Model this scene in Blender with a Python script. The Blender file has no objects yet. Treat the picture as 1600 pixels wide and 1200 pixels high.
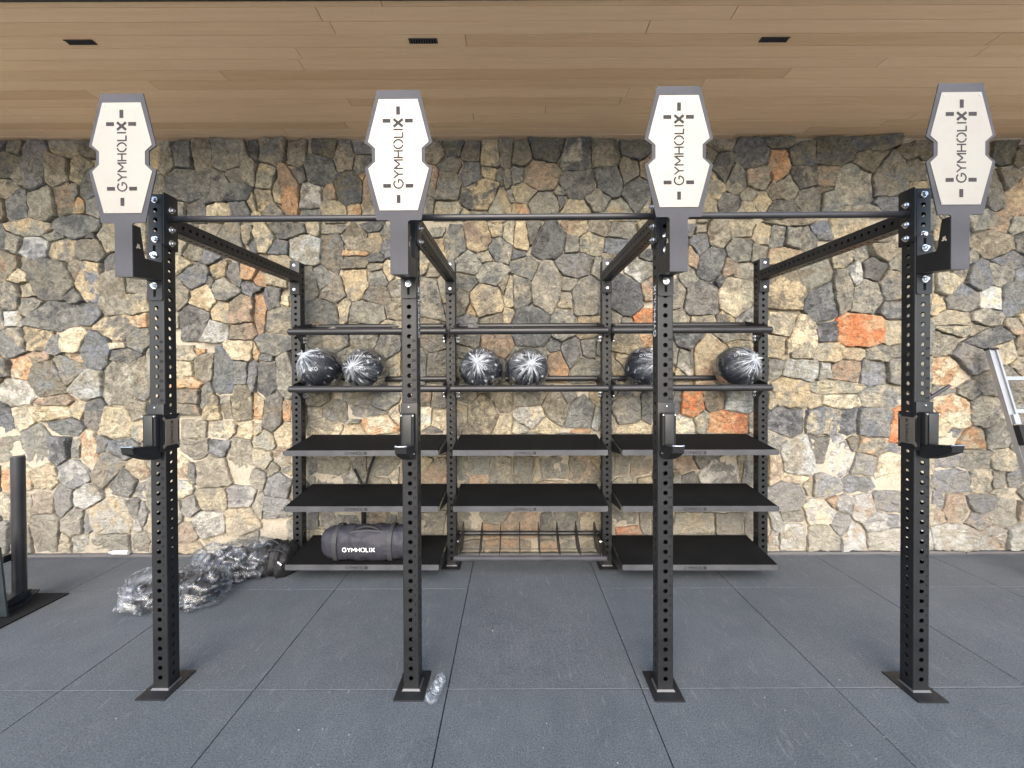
import bpy, bmesh, math, random
from mathutils import Vector, Matrix, noise, Euler
R = math.radians
scene = bpy.context.scene
# ------------------------------------------------------------------ camera, sky, sun, exposure
cam_d = bpy.data.cameras.new('camera'); cam = bpy.data.objects.new('camera', cam_d)
scene.collection.objects.link(cam); scene.camera = cam
cam_d.sensor_width = 36; cam_d.lens = 36*665/1600; cam_d.shift_y = -17/1600; cam_d.clip_end = 800
cam.matrix_world = Matrix.Translation((0, 0, 1.65)) @ Matrix.Rotation(R(89.5), 4, 'X') @ Matrix.Rotation(-0.0038, 4, 'Z')
SUN_ELEV, SUN_AZ = R(34), R(184)         # veiled sun high behind the camera: the roof shades the top of the wall
world = bpy.data.worlds.new('World'); scene.world = world; world.use_nodes = True
wn = world.node_tree; wn.nodes.clear()
sky = wn.nodes.new('ShaderNodeTexSky'); sky.sky_type = 'NISHITA'; sky.sun_disc = False
sky.sun_elevation = SUN_ELEV; sky.sun_rotation = SUN_AZ; sky.air_density = 1.0; sky.dust_density = 2.0; sky.ozone_density = 0.8
bg = wn.nodes.new('ShaderNodeBackground'); bg.inputs[1].default_value = 0.15
wo = wn.nodes.new('ShaderNodeOutputWorld')
hs = wn.nodes.new('ShaderNodeHueSaturation'); hs.inputs['Saturation'].default_value = 1.0   # hazy, whitish sky
wn.links.new(sky.outputs[0], hs.inputs['Color']); wn.links.new(hs.outputs[0], bg.inputs[0]); wn.links.new(bg.outputs[0], wo.inputs[0])
sun_d = bpy.data.lights.new('sun', 'SUN'); sun_d.energy = 0.5; sun_d.angle = R(50); sun_d.color = (1, .96, .91)
sun = bpy.data.objects.new('sun', sun_d); scene.collection.objects.link(sun)
sd = Vector((math.sin(SUN_AZ)*math.cos(SUN_ELEV), math.cos(SUN_AZ)*math.cos(SUN_ELEV), math.sin(SUN_ELEV)))
sun.rotation_euler = sd.to_track_quat('Z', 'Y').to_euler(); sun.location = (-2, -9, 12)
vs = scene.view_settings; vs.view_transform = 'Standard'; vs.look = 'None'; vs.exposure = 1.88; vs.gamma = 1; vs.use_curve_mapping = False
scene.render.engine = 'CYCLES'; scene.cycles.use_denoising = True
scene.cycles.max_bounces = 10; scene.cycles.transparent_max_bounces = 24; scene.cycles.diffuse_bounces = 5
scene.cycles.caustics_reflective = False; scene.cycles.caustics_refractive = False
scene.cycles.sample_clamp_indirect = 6
rnd = random.Random(7)

# ------------------------------------------------------------------ material helpers
def srgb(r, g, b):
    f = lambda c: (c/255/12.92) if c/255 <= .04045 else ((c/255+.055)/1.055)**2.4
    return (f(r), f(g), f(b), 1)
class NT:
    def __init__(s, name):
        s.m = bpy.data.materials.new(name); s.m.use_nodes = True; s.t = s.m.node_tree; s.t.nodes.clear()
        s.out = s.n('ShaderNodeOutputMaterial')
    def n(s, typ, **kw):
        nd = s.t.nodes.new(typ)
        for k, v in kw.items(): setattr(nd, k, v)
        return nd
    def l(s, a, b): s.t.links.new(a, b); return b
    def val(s, sock, v):
        if hasattr(v, 'is_output'): s.t.links.new(v, sock)
        else: sock.default_value = v
    def coord(s, kind='Object', scale=(1, 1, 1)):
        c = s.n('ShaderNodeTexCoord'); mp = s.n('ShaderNodeMapping'); mp.inputs['Scale'].default_value = scale
        s.l(c.outputs[kind], mp.inputs[0]); return mp.outputs[0]
    def geo(s, scale=(1, 1, 1)):
        c = s.n('ShaderNodeNewGeometry'); mp = s.n('ShaderNodeMapping'); mp.inputs['Scale'].default_value = scale
        s.l(c.outputs['Position'], mp.inputs[0]); return mp.outputs[0]
    def noise(s, vec, scale, detail=4, rough=.55, dist=0):
        nd = s.n('ShaderNodeTexNoise'); s.l(vec, nd.inputs['Vector'])
        nd.inputs['Scale'].default_value = scale; nd.inputs['Detail'].default_value = detail
        nd.inputs['Roughness'].default_value = rough; nd.inputs['Distortion'].default_value = dist
        return nd.outputs[0]
    def ramp(s, fac, stops):
        nd = s.n('ShaderNodeValToRGB'); s.l(fac, nd.inputs[0]); e = nd.color_ramp.elements
        while len(e) < len(stops): e.new(.5)
        for el, (p, c) in zip(e, stops):
            el.position = p; el.color = c if len(c) == 4 else (*c, 1)
        return nd.outputs[0]
    def mix(s, fac, a, b, blend='MIX'):
        nd = s.n('ShaderNodeMix', data_type='RGBA', blend_type=blend)
        s.val(nd.inputs[0], fac); s.val(nd.inputs[6], a); s.val(nd.inputs[7], b); return nd.outputs[2]
    def math(s, op, a, b=0.0, c=0.0):
        nd = s.n('ShaderNodeMath', operation=op); s.val(nd.inputs[0], a); s.val(nd.inputs[1], b); s.val(nd.inputs[2], c); return nd.outputs[0]
    def bump(s, h, strength, dist):
        nd = s.n('ShaderNodeBump'); nd.inputs['Strength'].default_value = strength; nd.inputs['Distance'].default_value = dist
        s.l(h, nd.inputs['Height']); return nd.outputs[0]
    def pbr(s, col, rough=.5, metal=0, normal=None, spec=.5):
        p = s.n('ShaderNodeBsdfPrincipled'); s.val(p.inputs['Base Color'], col); s.val(p.inputs['Roughness'], rough)
        p.inputs['Metallic'].default_value = metal; p.inputs['Specular IOR Level'].default_value = spec
        if normal: s.l(normal, p.inputs['Normal'])
        s.l(p.outputs[0], s.out.inputs[0]); return p
bw = lambda v: (v, v, v, 1)
MAT = {}
def m_powder(name, col, rough=.45, spec=.5):
    t = NT(name); v = t.coord('Object')
    big = t.noise(v, 6, 3); fine = t.noise(v, 700, 2)
    c = t.mix(t.ramp(big, [(.35, bw(0)), (.75, bw(1))]), tuple(x*.8 for x in col[:3])+(1,), tuple(min(1, x*1.25) for x in col[:3])+(1,))
    r = t.math('ADD', t.math('MULTIPLY', big, .25), rough-.12)
    t.pbr(c, r, 0, t.bump(fine, .25, .0006), spec); MAT[name] = t.m
m_powder('black_steel', (.0115, .0122, .0135), .40, .4)
m_powder('black_pipe', (.022, .022, .024), .36)
m_powder('shelf_mat', (.0065, .0065, .0065), .85, .1)
m_powder('board_grey', (.050, .050, .056), .6, .25)
m_powder('lip_sheen_grey', (.066, .067, .072), .5, .4)  # shelf lips are black; sky sheen painted in as grey, slats reuse it
m_powder('black_rubber', (.012, .012, .013), .7, .3)
m_powder('pad_plastic', (.02, .022, .021), .4)
m_powder('dark_mat', (.010, .010, .011), .85, .2)
m_powder('ink_black', (.006, .006, .007), .8, .1)
m_powder('sled_steel', (.02, .026, .03), .3)
m_powder('anthracite', (.012, .012, .013), .5)
m_powder('white_paint', (.8, .8, .8), .55)
m_powder('print_grey', (.42, .43, .44), .6)
m_powder('bare_weld', (.07, .07, .075), .4)
m_powder('grey_slot', (.045, .042, .045), .8, .05)
m_powder('emblem_tan', (.62, .5, .37), .7, .1)
m_powder('white_plastic', (.72, .72, .70), .4)
def m_metal(name, col, rough, aniso=(1, 1, 1), metal=1.0):
    t = NT(name); v = t.coord('Object', aniso); n = t.noise(v, 40, 4); b = t.noise(t.coord('Object'), 5, 3)
    c = t.mix(b, tuple(x*.8 for x in col[:3])+(1,), col)
    t.pbr(c, t.math('ADD', t.math('MULTIPLY', n, .2), rough-.1), metal, t.bump(n, .08, .001)); MAT[name] = t.m
m_metal('zinc', (.78, .80, .83, 1), .25)
m_metal('aluminium', (.36, .365, .375, 1), .38, (1, 1, .04), .5)
m_metal('brushed_badge', (.52, .51, .50, 1), .4, (20, 1, 1))
def m_panel():
    t = NT('target_panel'); v = t.coord('Object'); a = t.noise(v, 9, 4, .6); b = t.noise(v, 45, 5, .7); h = t.noise(t.coord('Object', (1, 1, .05)), 130, 3)
    c = t.mix(t.ramp(a, [(.4, bw(0)), (.72, bw(1))]), (.272, .258, .222, 1), (.265, .242, .212, 1))
    c = t.mix(t.ramp(b, [(.62, bw(0)), (.8, bw(.5))]), c, (.25, .23, .205, 1))
    t.pbr(c, t.math('ADD', t.math('MULTIPLY', b, .3), .36), .5, t.bump(h, .06, .0008), .4); MAT['target_panel'] = t.m
m_panel()
def m_stone():
    t = NT('stone'); v = t.geo()
    ca = t.n('ShaderNodeAttribute', attribute_name='ca').outputs['Color']; cb = t.n('ShaderNodeAttribute', attribute_name='cb').outputs['Color']
    n1 = t.noise(v, 6.5, 8, .68, .5); n2 = t.noise(v, 24, 8, .72, .4); n3 = t.noise(v, 120, 6, .75); n4 = t.noise(t.geo((1, 1, 2.8)), 15, 8, .72, 1.4); n5 = t.noise(t.geo((1, 1, 1.8)), 55, 8, .78, .6)
    c = t.mix(t.ramp(n1, [(.46, bw(0)), (.56, bw(1))]), ca, cb)
    lum = t.ramp(n2, [(.30, bw(.40)), (.46, bw(.88)), (.56, bw(1.10)), (.74, bw(1.65))])
    c = t.mix(1.0, c, lum, 'MULTIPLY')
    c = t.mix(1.0, c, t.ramp(n5, [(.30, bw(.34)), (.45, bw(.92)), (.56, bw(1.1)), (.72, bw(1.75))]), 'MULTIPLY')
    c = t.mix(t.ramp(n4, [(.57, bw(0)), (.72, bw(.5))]), c, (.40, .355, .27, 1))            # ochre staining
    c = t.mix(t.ramp(n3, [(.58, bw(0)), (.70, bw(.5))]), c, (.56, .53, .46, 1))             # pale mineral flecks
    c = t.mix(t.ramp(n3, [(.30, bw(.7)), (.42, bw(0))]), c, (.04, .038, .036, 1))           # dark pits
    sz = t.n('ShaderNodeSeparateXYZ'); t.l(v, sz.inputs[0])                                 # cream mortar smears, thickened downward to paint in the lower wall's brighter light
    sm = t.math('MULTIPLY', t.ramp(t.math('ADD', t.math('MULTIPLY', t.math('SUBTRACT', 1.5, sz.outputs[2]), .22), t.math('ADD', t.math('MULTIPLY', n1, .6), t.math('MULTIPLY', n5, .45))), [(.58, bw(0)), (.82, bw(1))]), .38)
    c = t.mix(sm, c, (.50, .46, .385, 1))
    hh = t.math('ADD', t.math('MULTIPLY', n2, 1.0), t.math('MULTIPLY', n3, .30))
    hh = t.math('ADD', hh, t.math('ADD', t.math('MULTIPLY', n4, .6), t.math('MULTIPLY', n5, .8)))
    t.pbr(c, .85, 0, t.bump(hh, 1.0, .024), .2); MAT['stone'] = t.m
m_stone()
def m_mortar():
    t = NT('mortar'); v = t.geo(); n1 = t.noise(v, 3, 4); n2 = t.noise(v, 60, 5, .7)
    c = t.mix(n1, (.38, .335, .26, 1), (.50, .45, .37, 1)); c = t.mix(t.ramp(n2, [(.3, bw(.5)), (.6, bw(0))]), c, (.16, .12, .075, 1))
    t.pbr(c, .95, 0, t.bump(n2, .7, .008), .1); MAT['mortar'] = t.m
m_mortar()
def m_rubber_floor():
    t = NT('rubber_floor'); v = t.geo(); oi = t.n('ShaderNodeObjectInfo').outputs['Random']
    n1 = t.ramp(t.noise(v, 1.9, 7, .68), [(.33, bw(0)), (.68, bw(1))]); n2 = t.noise(v, 150, 3, .6); n3 = t.noise(v, 7, 7, .75); sc = t.noise(t.geo((3, .6, 1)), 14, 5, .75, .8); sp = t.noise(v, 85, 2, .5)
    c = t.mix(n1, (.062, .074, .085, 1), (.096, .110, .123, 1))
    c = t.mix(t.ramp(n3, [(.35, bw(.0)), (.75, bw(.6))]), c, (.128, .137, .142, 1))
    c = t.mix(t.math('MULTIPLY', oi, .35), c, (.084, .093, .098, 1))
    c = t.mix(t.ramp(n2, [(.33, bw(.75)), (.5, bw(0))]), c, (.024, .027, .031, 1))
    c = t.mix(t.ramp(n2, [(.56, bw(0)), (.72, bw(.7))]), c, (.19, .20, .215, 1))
    c = t.mix(t.ramp(sc, [(.57, bw(0)), (.72, bw(.55))]), c, (.19, .192, .195, 1))
    c = t.mix(t.ramp(sp, [(.75, bw(0)), (.79, bw(.6))]), c, (.2, .2, .2, 1))
    t.pbr(c, t.math('ADD', t.math('MULTIPLY', n3, .25), .55), 0, t.bump(n2, .5, .002), .4); MAT['rubber_floor'] = t.m
m_rubber_floor()
def m_wood():
    t = NT('soffit_wood'); co = t.n('ShaderNodeTexCoord').outputs['Object']; oi = t.n('ShaderNodeObjectInfo').outputs['Random']
    add = t.n('ShaderNodeVectorMath', operation='ADD'); cb = t.n('ShaderNodeCombineXYZ'); t.l(t.math('MULTIPLY', oi, 37.0), cb.inputs[0]); t.l(t.math('MULTIPLY', oi, 11.0), cb.inputs[1])
    t.l(co, add.inputs[0]); t.l(cb.outputs[0], add.inputs[1])
    mp = t.n('ShaderNodeMapping'); mp.inputs['Scale'].default_value = (.9, 16, 16); t.l(add.outputs[0], mp.inputs[0])
    g1 = t.noise(mp.outputs[0], 2.2, 6, .62, .7); g2 = t.noise(mp.outputs[0], 14, 4, .6); big = t.noise(add.outputs[0], 1.5, 3)
    c = t.mix(t.ramp(g1, [(.3, bw(0)), (.7, bw(1))]), (.66, .45, .25, 1), (.84, .62, .38, 1))
    c = t.mix(t.math('MULTIPLY', g2, .35), c, (.48, .31, .17, 1)); c = t.mix(t.math('MULTIPLY', oi, .6), c, (.88, .66, .42, 1)); c = t.mix(t.ramp(oi, [(.0, bw(.4)), (.35, bw(0))]), c, (.56, .37, .2, 1)); c = t.mix(t.math('MULTIPLY', big, .25), c, (.64, .41, .23, 1))
    t.pbr(c, .48, 0, t.bump(g2, .12, .002), .4); MAT['soffit_wood'] = t.m
m_wood()
def m_fabric(name, col, col2):
    t = NT(name); v = t.coord('Object'); n = t.noise(v, 7, 4); w = t.noise(v, 420, 2); wr = t.noise(v, 16, 3, .5, .8)
    h = t.math('ADD', t.math('MULTIPLY', wr, 1.0), t.math('MULTIPLY', w, .08))
    t.pbr(t.mix(n, col, col2), .62, 0, t.bump(h, .6, .012), .4); MAT[name] = t.m
m_fabric('bag_fabric', (.022, .022, .029, 1), (.034, .034, .045, 1))
m_fabric('black_fabric', (.008, .008, .009, 1), (.014, .014, .015, 1))
m_fabric('strap_fabric', (.03, .03, .033, 1), (.042, .042, .046, 1))
m_fabric('ball_vinyl', (.0035, .005, .009, 1), (.007, .009, .014, 1))
def m_film(name, base, gain, bst=.22, fr=.6):
    # clear polythene: the attribute whitens bunched layers and also paints highlights and glints
    t = NT(name); v = t.coord('Object'); n = t.noise(v, 30, 4, .6, .8); n2 = t.noise(v, 95, 3, .6)
    pl = t.n('ShaderNodeAttribute', attribute_name='pleat_glint').outputs['Fac']
    lw = t.n('ShaderNodeLayerWeight'); lw.inputs[0].default_value = .25
    nm = t.bump(t.math('ADD', n, t.math('MULTIPLY', n2, .2)), bst, .01); t.l(nm, lw.inputs['Normal'])
    tr = t.n('ShaderNodeBsdfTransparent'); tr.inputs[0].default_value = (.93, .95, .97, 1)
    gl = t.n('ShaderNodeBsdfGlossy'); gl.inputs['Roughness'].default_value = .16; gl.inputs[0].default_value = (.95, .97, 1, 1); t.l(nm, gl.inputs['Normal'])
    df = t.n('ShaderNodeBsdfDiffuse'); df.inputs[0].default_value = (.78, .82, .88, 1); tl = t.n('ShaderNodeBsdfTranslucent'); tl.inputs[0].default_value = (.78, .82, .88, 1)
    dm = t.n('ShaderNodeMixShader'); dm.inputs[0].default_value = .35; t.l(df.outputs[0], dm.inputs[1]); t.l(tl.outputs[0], dm.inputs[2])
    f1 = t.math('MINIMUM', t.math('ADD', t.math('MULTIPLY', lw.outputs['Fresnel'], fr), base), .8)
    m1 = t.n('ShaderNodeMixShader'); t.l(f1, m1.inputs[0]); t.l(tr.outputs[0], m1.inputs[1]); t.l(gl.outputs[0], m1.inputs[2])
    f2 = t.math('MINIMUM', t.math('MULTIPLY', pl, gain), .92)
    m2 = t.n('ShaderNodeMixShader'); t.l(f2, m2.inputs[0]); t.l(m1.outputs[0], m2.inputs[1]); t.l(dm.outputs[0], m2.inputs[2])
    t.l(m2.outputs[0], t.out.inputs[0]); MAT[name] = t.m
m_film('clear_film', .0, 1.0, .3, .30)
m_film('crinkled_film', .03, .8, .04, .5)
def m_plain(name, a, b, scale, rough):
    t = NT(name); n = t.noise(t.geo(), scale, 6, .6); n2 = t.noise(t.geo(), scale*30, 3)
    t.pbr(t.mix(n, a, b), rough, 0, t.bump(n2, .3, .004), .3); MAT[name] = t.m
m_plain('bounce_paving', (.54, .515, .47, 1), (.64, .61, .56, 1), .6, .85)
m_plain('render_wall', (.42, .38, .32, 1), (.48, .44, .38, 1), 1.2, .9)
m_plain('skirting_grey', (.10, .10, .105, 1), (.16, .155, .15, 1), 4, .6)
m_plain('joint_highlight', (.13, .14, .15, 1), (.22, .23, .24, 1), 18, .9)
m_plain('chip', (.28, .27, .25, 1), (.42, .41, .39, 1), 20, .8)

# ------------------------------------------------------------------ mesh helpers
class MB:
    def __init__(s): s.v = []; s.f = []
    def add(s, vs, fs):
        o = len(s.v); s.v += [tuple(p) for p in vs]; s.f += [tuple(i+o for i in q) for q in fs]; return s
    def box(s, x0, x1, y0, y1, z0, z1, bev=0):
        if bev <= 0:
            vs = [(x, y, z) for z in (z0, z1) for y in (y0, y1) for x in (x0, x1)]
            return s.add(vs, [(0, 2, 3, 1), (4, 5, 7, 6), (0, 1, 5, 4), (2, 6, 7, 3), (0, 4, 6, 2), (1, 3, 7, 5)])
        b = bmesh.new(); bmesh.ops.create_cube(b, size=1)
        for p in b.verts: p.co = Vector(((x0+x1)/2+p.co.x*(x1-x0), (y0+y1)/2+p.co.y*(y1-y0), (z0+z1)/2+p.co.z*(z1-z0)))
        bmesh.ops.bevel(b, geom=list(b.edges), offset=bev, segments=2, affect='EDGES', profile=.6)
        b.verts.index_update(); s.add([p.co for p in b.verts], [[q.index for q in fc.verts] for fc in b.faces]); b.free(); return s
    def prism(s, poly, axis, a, b):
        # poly: 2D outline, axis 'x': poly=(y,z); 'y': (x,z); 'z': (x,y)
        n = len(poly); P = {'x': lambda p, t: (t, p[0], p[1]), 'y': lambda p, t: (p[0], t, p[1]), 'z': lambda p, t: (p[0], p[1], t)}[axis]
        vs = [P(p, a) for p in poly]+[P(p, b) for p in poly]
        return s.add(vs, [tuple(range(n-1, -1, -1)), tuple(range(n, 2*n))]+[(i, (i+1) % n, n+(i+1) % n, n+i) for i in range(n)])
    def cyl(s, p, q, r, n=16, r2=None, caps=True):
        p = Vector(p); q = Vector(q); d = (q-p).normalized(); r2 = r if r2 is None else r2
        u = d.orthogonal().normalized(); w = d.cross(u)
        vs = [p+(u*math.cos(2*math.pi*i/n)+w*math.sin(2*math.pi*i/n))*r for i in range(n)]+[q+(u*math.cos(2*math.pi*i/n)+w*math.sin(2*math.pi*i/n))*r2 for i in range(n)]
        fs = [(i, (i+1) % n, n+(i+1) % n, n+i) for i in range(n)]
        if caps: fs += [tuple(range(n-1, -1, -1)), tuple(range(n, 2*n))]
        return s.add(vs, fs)
    def tube(s, pts, r, n=10):
        pts = [Vector(p) for p in pts]; rings = []; u = None
        for i, p in enumerate(pts):
            d = (pts[min(i+1, len(pts)-1)]-pts[max(i-1, 0)]).normalized()
            u = d.orthogonal().normalized() if u is None else (u-d*u.dot(d)).normalized()
            w = d.cross(u); rr = r[i] if isinstance(r, (list, tuple)) else r
            rings.append([p+(u*math.cos(2*math.pi*k/n)+w*math.sin(2*math.pi*k/n))*rr for k in range(n)])
        vs = [v for g in rings for v in g]; fs = []
        for i in range(len(rings)-1):
            for k in range(n): fs.append((i*n+k, i*n+(k+1) % n, (i+1)*n+(k+1) % n, (i+1)*n+k))
        fs += [tuple(range(n-1, -1, -1)), tuple(range((len(rings)-1)*n, len(rings)*n))]
        return s.add(vs, fs)
    def mesh(s, name, mat, smooth=None):
        m = bpy.data.meshes.new(name); m.from_pydata(s.v, [], s.f); m.validate(); m.update()
        b = bmesh.new(); b.from_mesh(m); bmesh.ops.recalc_face_normals(b, faces=b.faces); b.to_mesh(m); b.free()
        m.materials.append(MAT[mat])
        if smooth is not None:
            m.shade_smooth(); m.set_sharp_from_angle(angle=R(smooth))
        return m
col = scene.collection
def link(name, mesh, parent=None, loc=(0, 0, 0), rot=(0, 0, 0)):
    o = bpy.data.objects.new(name, mesh); col.objects.link(o); o.location = loc; o.rotation_euler = rot
    if parent: o.parent = parent
    return o
def empty(name, loc, rz=0):
    o = bpy.data.objects.new(name, None); col.objects.link(o); o.location = loc; o.rotation_euler = (0, 0, rz); o.empty_display_size = .1; return o
def tag(o, label=None, cat=None, group=None, kind=None):
    for k, v in (('label', label), ('category', cat), ('group', group), ('kind', kind)):
        if v: o[k] = v
    return o

# stroke lettering: polylines in a unit-high cell
def arc(cx, cy, rx, ry, a0, a1, n=12): return [(cx+rx*math.cos(R(a0+(a1-a0)*i/n)), cy+ry*math.sin(R(a0+(a1-a0)*i/n))) for i in range(n+1)]
GLY = {'G': (.92, [arc(.47, .5, .43, .46, 42, 360, 16), [(.90, .50), (.56, .50)]]), 'Y': (.82, [[(.04, .96), (.41, .5)], [(.78, .96), (.41, .5)], [(.41, .54), (.41, .04)]]),
       'M': (.98, [[(.07, .04), (.07, .96)], [(.07, .92), (.49, .36)], [(.49, .36), (.91, .92)], [(.91, .96), (.91, .04)]]), 'H': (.82, [[(.08, .04), (.08, .96)], [(.74, .04), (.74, .96)], [(.08, .5), (.74, .5)]]),
       'O': (1.0, [arc(.5, .5, .44, .46, 100, 262, 10), arc(.5, .5, .44, .46, -80, 82, 10)]), 'L': (.62, [[(.08, .96), (.08, .06)], [(.04, .06), (.58, .06)]]), 'I': (.28, [[(.14, .04), (.14, .96)]]),
       'X': (.86, [[(.05, .96), (.81, .04)], [(.05, .04), (.81, .96)]]), 'K': (.78, [[(.08, .04), (.08, .96)], [(.72, .96), (.1, .45)], [(.26, .58), (.74, .04)]]),
       '0': (.72, [arc(.36, .5, .30, .46, 0, 360, 14)]), '1': (.5, [[(.08, .78), (.28, .96)], [(.28, .96), (.28, .04)]]), '2': (.7, [arc(.35, .7, .29, .26, 170, -30, 8)+[(.06, .05)], [(.04, .05), (.68, .05)]]),
       '3': (.7, [arc(.33, .72, .28, .24, 150, -90, 8), arc(.33, .26, .31, .24, 90, -150, 8)]), '4': (.74, [[(.52, .04), (.52, .96)], [(.52, .94), (.04, .3)], [(.04, .3), (.72, .3)]]),
       '5': (.7, [[(.62, .95), (.12, .95)], [(.12, .95), (.1, .55)], arc(.33, .33, .3, .29, 130, -150, 9)]), '6': (.7, [arc(.35, .32, .29, .28, 0, 360, 12), [(.56, .95), (.10, .42)]]),
       '7': (.66, [[(.04, .95), (.62, .95)], [(.62, .95), (.22, .04)]]), '8': (.7, [arc(.35, .73, .25, .23, 0, 360, 10), arc(.35, .26, .3, .25, 0, 360, 10)]), '9': (.7, [arc(.35, .68, .29, .28, 0, 360, 12), [(.14, .05), (.60, .58)]])}
def text_quads(txt, h, thick=.1, gap=.16, boldx=1.9):
    """quads of the strokes in 2D, origin at the text's centre"""
    x = 0; quads = []
    for ch in txt:
        w, lines = GLY[ch]; th = thick*(boldx if ch == 'X' else 1)
        for pl in lines:
            closed = (Vector(pl[0])-Vector(pl[-1])).length < 1e-4; L = []; Rr = []
            for i, p in enumerate(pl):
                a = Vector(pl[i-1] if i else (pl[-2] if closed else pl[0])); b = Vector(pl[i+1] if i+1 < len(pl) else (pl[1] if closed else pl[-1]))
                d = (b-a).normalized(); nrm = Vector((-d.y, d.x))*th/2; p = Vector(p)
                L.append(p+nrm); Rr.append(p-nrm)
            for i in range(len(pl)-1): quads.append(([L[i], L[i+1], Rr[i+1], Rr[i]], len(quads)))
            quads[-1] = quads[-1]
        for k in range(len(quads)):
            if len(quads[k]) == 2: quads[k] = [(q.x+x, q.y) for q in quads[k][0]]
        x += w+gap
    tot = x-gap
    return [[((px-tot/2)*h, (py-.5)*h) for px, py in q] for q in quads], tot*h
def text_mb(mb, txt, h, fn, thick=.1, gap=.16, boldx=1.9, lift=.0006):
    qs, w = text_quads(txt, h, thick, gap, boldx)
    for i, q in enumerate(qs): mb.add([fn(u, v, lift+(i % 5)*.00006) for u, v in q], [(0, 1, 2, 3)])
    return w

# ================================================================== SETTING
WALL_Y = 3.80; CEIL = 3.69
# unseen ground past the rubber floor, made pale to bounce light onto the soffit
g = MB(); g.box(-250, 250, -260, 240, -.30, -.03); tag(link('ground', g.mesh('ground', 'bounce_paving')), kind='structure')
fl = empty('floor', (0, 0, 0)); tag(fl, kind='structure')
XJ = [-.338+i for i in range(-6, 8)]; YJ = [-.815, .185, 1.185, 2.182, 3.19, 3.80]
tile_cache = {}
for i in range(len(XJ)-1):
    j = 0
    while j < len(YJ)-1:
        j2 = j+1
        if abs(XJ[i]+.338) < .01 and j == 3: j2 = 5          # the middle strip has no joint near the wall
        w, d = XJ[i+1]-XJ[i], YJ[j2]-YJ[j]; key = (round(w, 3), round(d, 3))
        if key not in tile_cache:
            t = MB(); t.box(.0022, w-.0022, .0022, d-.0022, -.03, 0, .004); tile_cache[key] = t.mesh('tile', 'rubber_floor')
        link('tile', tile_cache[key], fl, (XJ[i], YJ[j], rnd.uniform(-.0012, .0012)))
        j = j2
for yj, w0, cc in ((2.182, .0045, 'joint_highlight'), (3.19, .003, 'joint_highlight')):             # pale strips painting in the highlight along the tile edges
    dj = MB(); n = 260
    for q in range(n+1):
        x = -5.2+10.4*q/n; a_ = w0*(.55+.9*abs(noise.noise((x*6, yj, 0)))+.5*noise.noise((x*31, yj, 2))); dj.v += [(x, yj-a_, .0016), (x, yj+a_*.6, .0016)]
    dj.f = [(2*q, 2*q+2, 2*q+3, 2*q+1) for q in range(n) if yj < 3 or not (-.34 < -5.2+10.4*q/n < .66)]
    link('joint_highlight', dj.mesh('joint_highlight', cc), fl)
sub = MB(); sub.box(XJ[0], XJ[-1], YJ[0], 3.8, -.029, -.024); link('underlay', sub.mesh('underlay', 'dark_mat'), fl)
# soffit planks, measured butt joints
so = empty('ceiling', (0, 0, 0)); tag(so, kind='structure')
joints = {0: [(943, 217), (1146, 205)], 1: [(450, 208), (1259, 193)], 2: [(1379, 181)], 3: [(742, 174)], 4: [(20, 163), (854, 159)], 5: [(970, 145)], 6: [(150, 136)], 7: [(1098, 128), (247, 120)],
          8: [(1229, 113), (355, 102)], 9: [(1375, 95)], 10: [(472, 85), (1532, 76)], 11: [(731, 65)], 12: [(1013, 42)], 13: [(1147, 17)], 14: [(600, 12)], 15: []}
yk = WALL_Y+.02; row = 0
while yk > 2.37:
    y0, y1 = yk-.1005, yk
    if y0 < 2.37: y0 = 2.362
    D = (y0+y1)/2
    xs = sorted((px-800)/665*D for px, _ in joints.get(row, []))
    xs = [-8.0]+[x for x in xs]+[8.0]
    ext = []
    for a, b in zip(xs[:-1], xs[1:]):
        while b-a > 4.6:
            ext.append(a); a += 3.6+rnd.uniform(-.4, .4)
        ext.append(a)
    ext.append(8.0); ext = sorted(set(ext))
    for a, b in zip(ext[:-1], ext[1:]):
        p = MB(); p.box(0, b-a-.004, 0, y1-y0-.0045, 0, .018, .0015); link('plank', p.mesh('plank', 'soffit_wood'), so, (a, y0, CEIL+rnd.uniform(0, .0012)))
    yk -= .1005; row += 1
bk = MB(); bk.box(-8, 8, 2.365, 3.9, CEIL+.022, CEIL+.06); link('ceiling_backing', bk.mesh('ceiling_backing', 'anthracite'), so)
# black metal roof edge, roof slab and the storey above
rf = empty('roof', (0, 0, 0)); tag(rf, 'flat roof slab with black metal edge above the timber soffit', 'roof')
e = MB(); e.box(-8.2, 8.2, 2.24, 2.359, CEIL-.012, CEIL+.42, .004); link('edge_trim', e.mesh('edge_trim', 'anthracite'), rf)
e = MB(); e.box(-8.2, 8.2, 2.361, 9, CEIL+.065, CEIL+.40); link('slab', e.mesh('slab', 'render_wall'), rf)
e = MB(); e.box(-8.2, 8.2, 4.6, 9, CEIL+.404, CEIL+3.2); link('upper_wall', e.mesh('upper_wall', 'render_wall'), rf)

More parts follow.
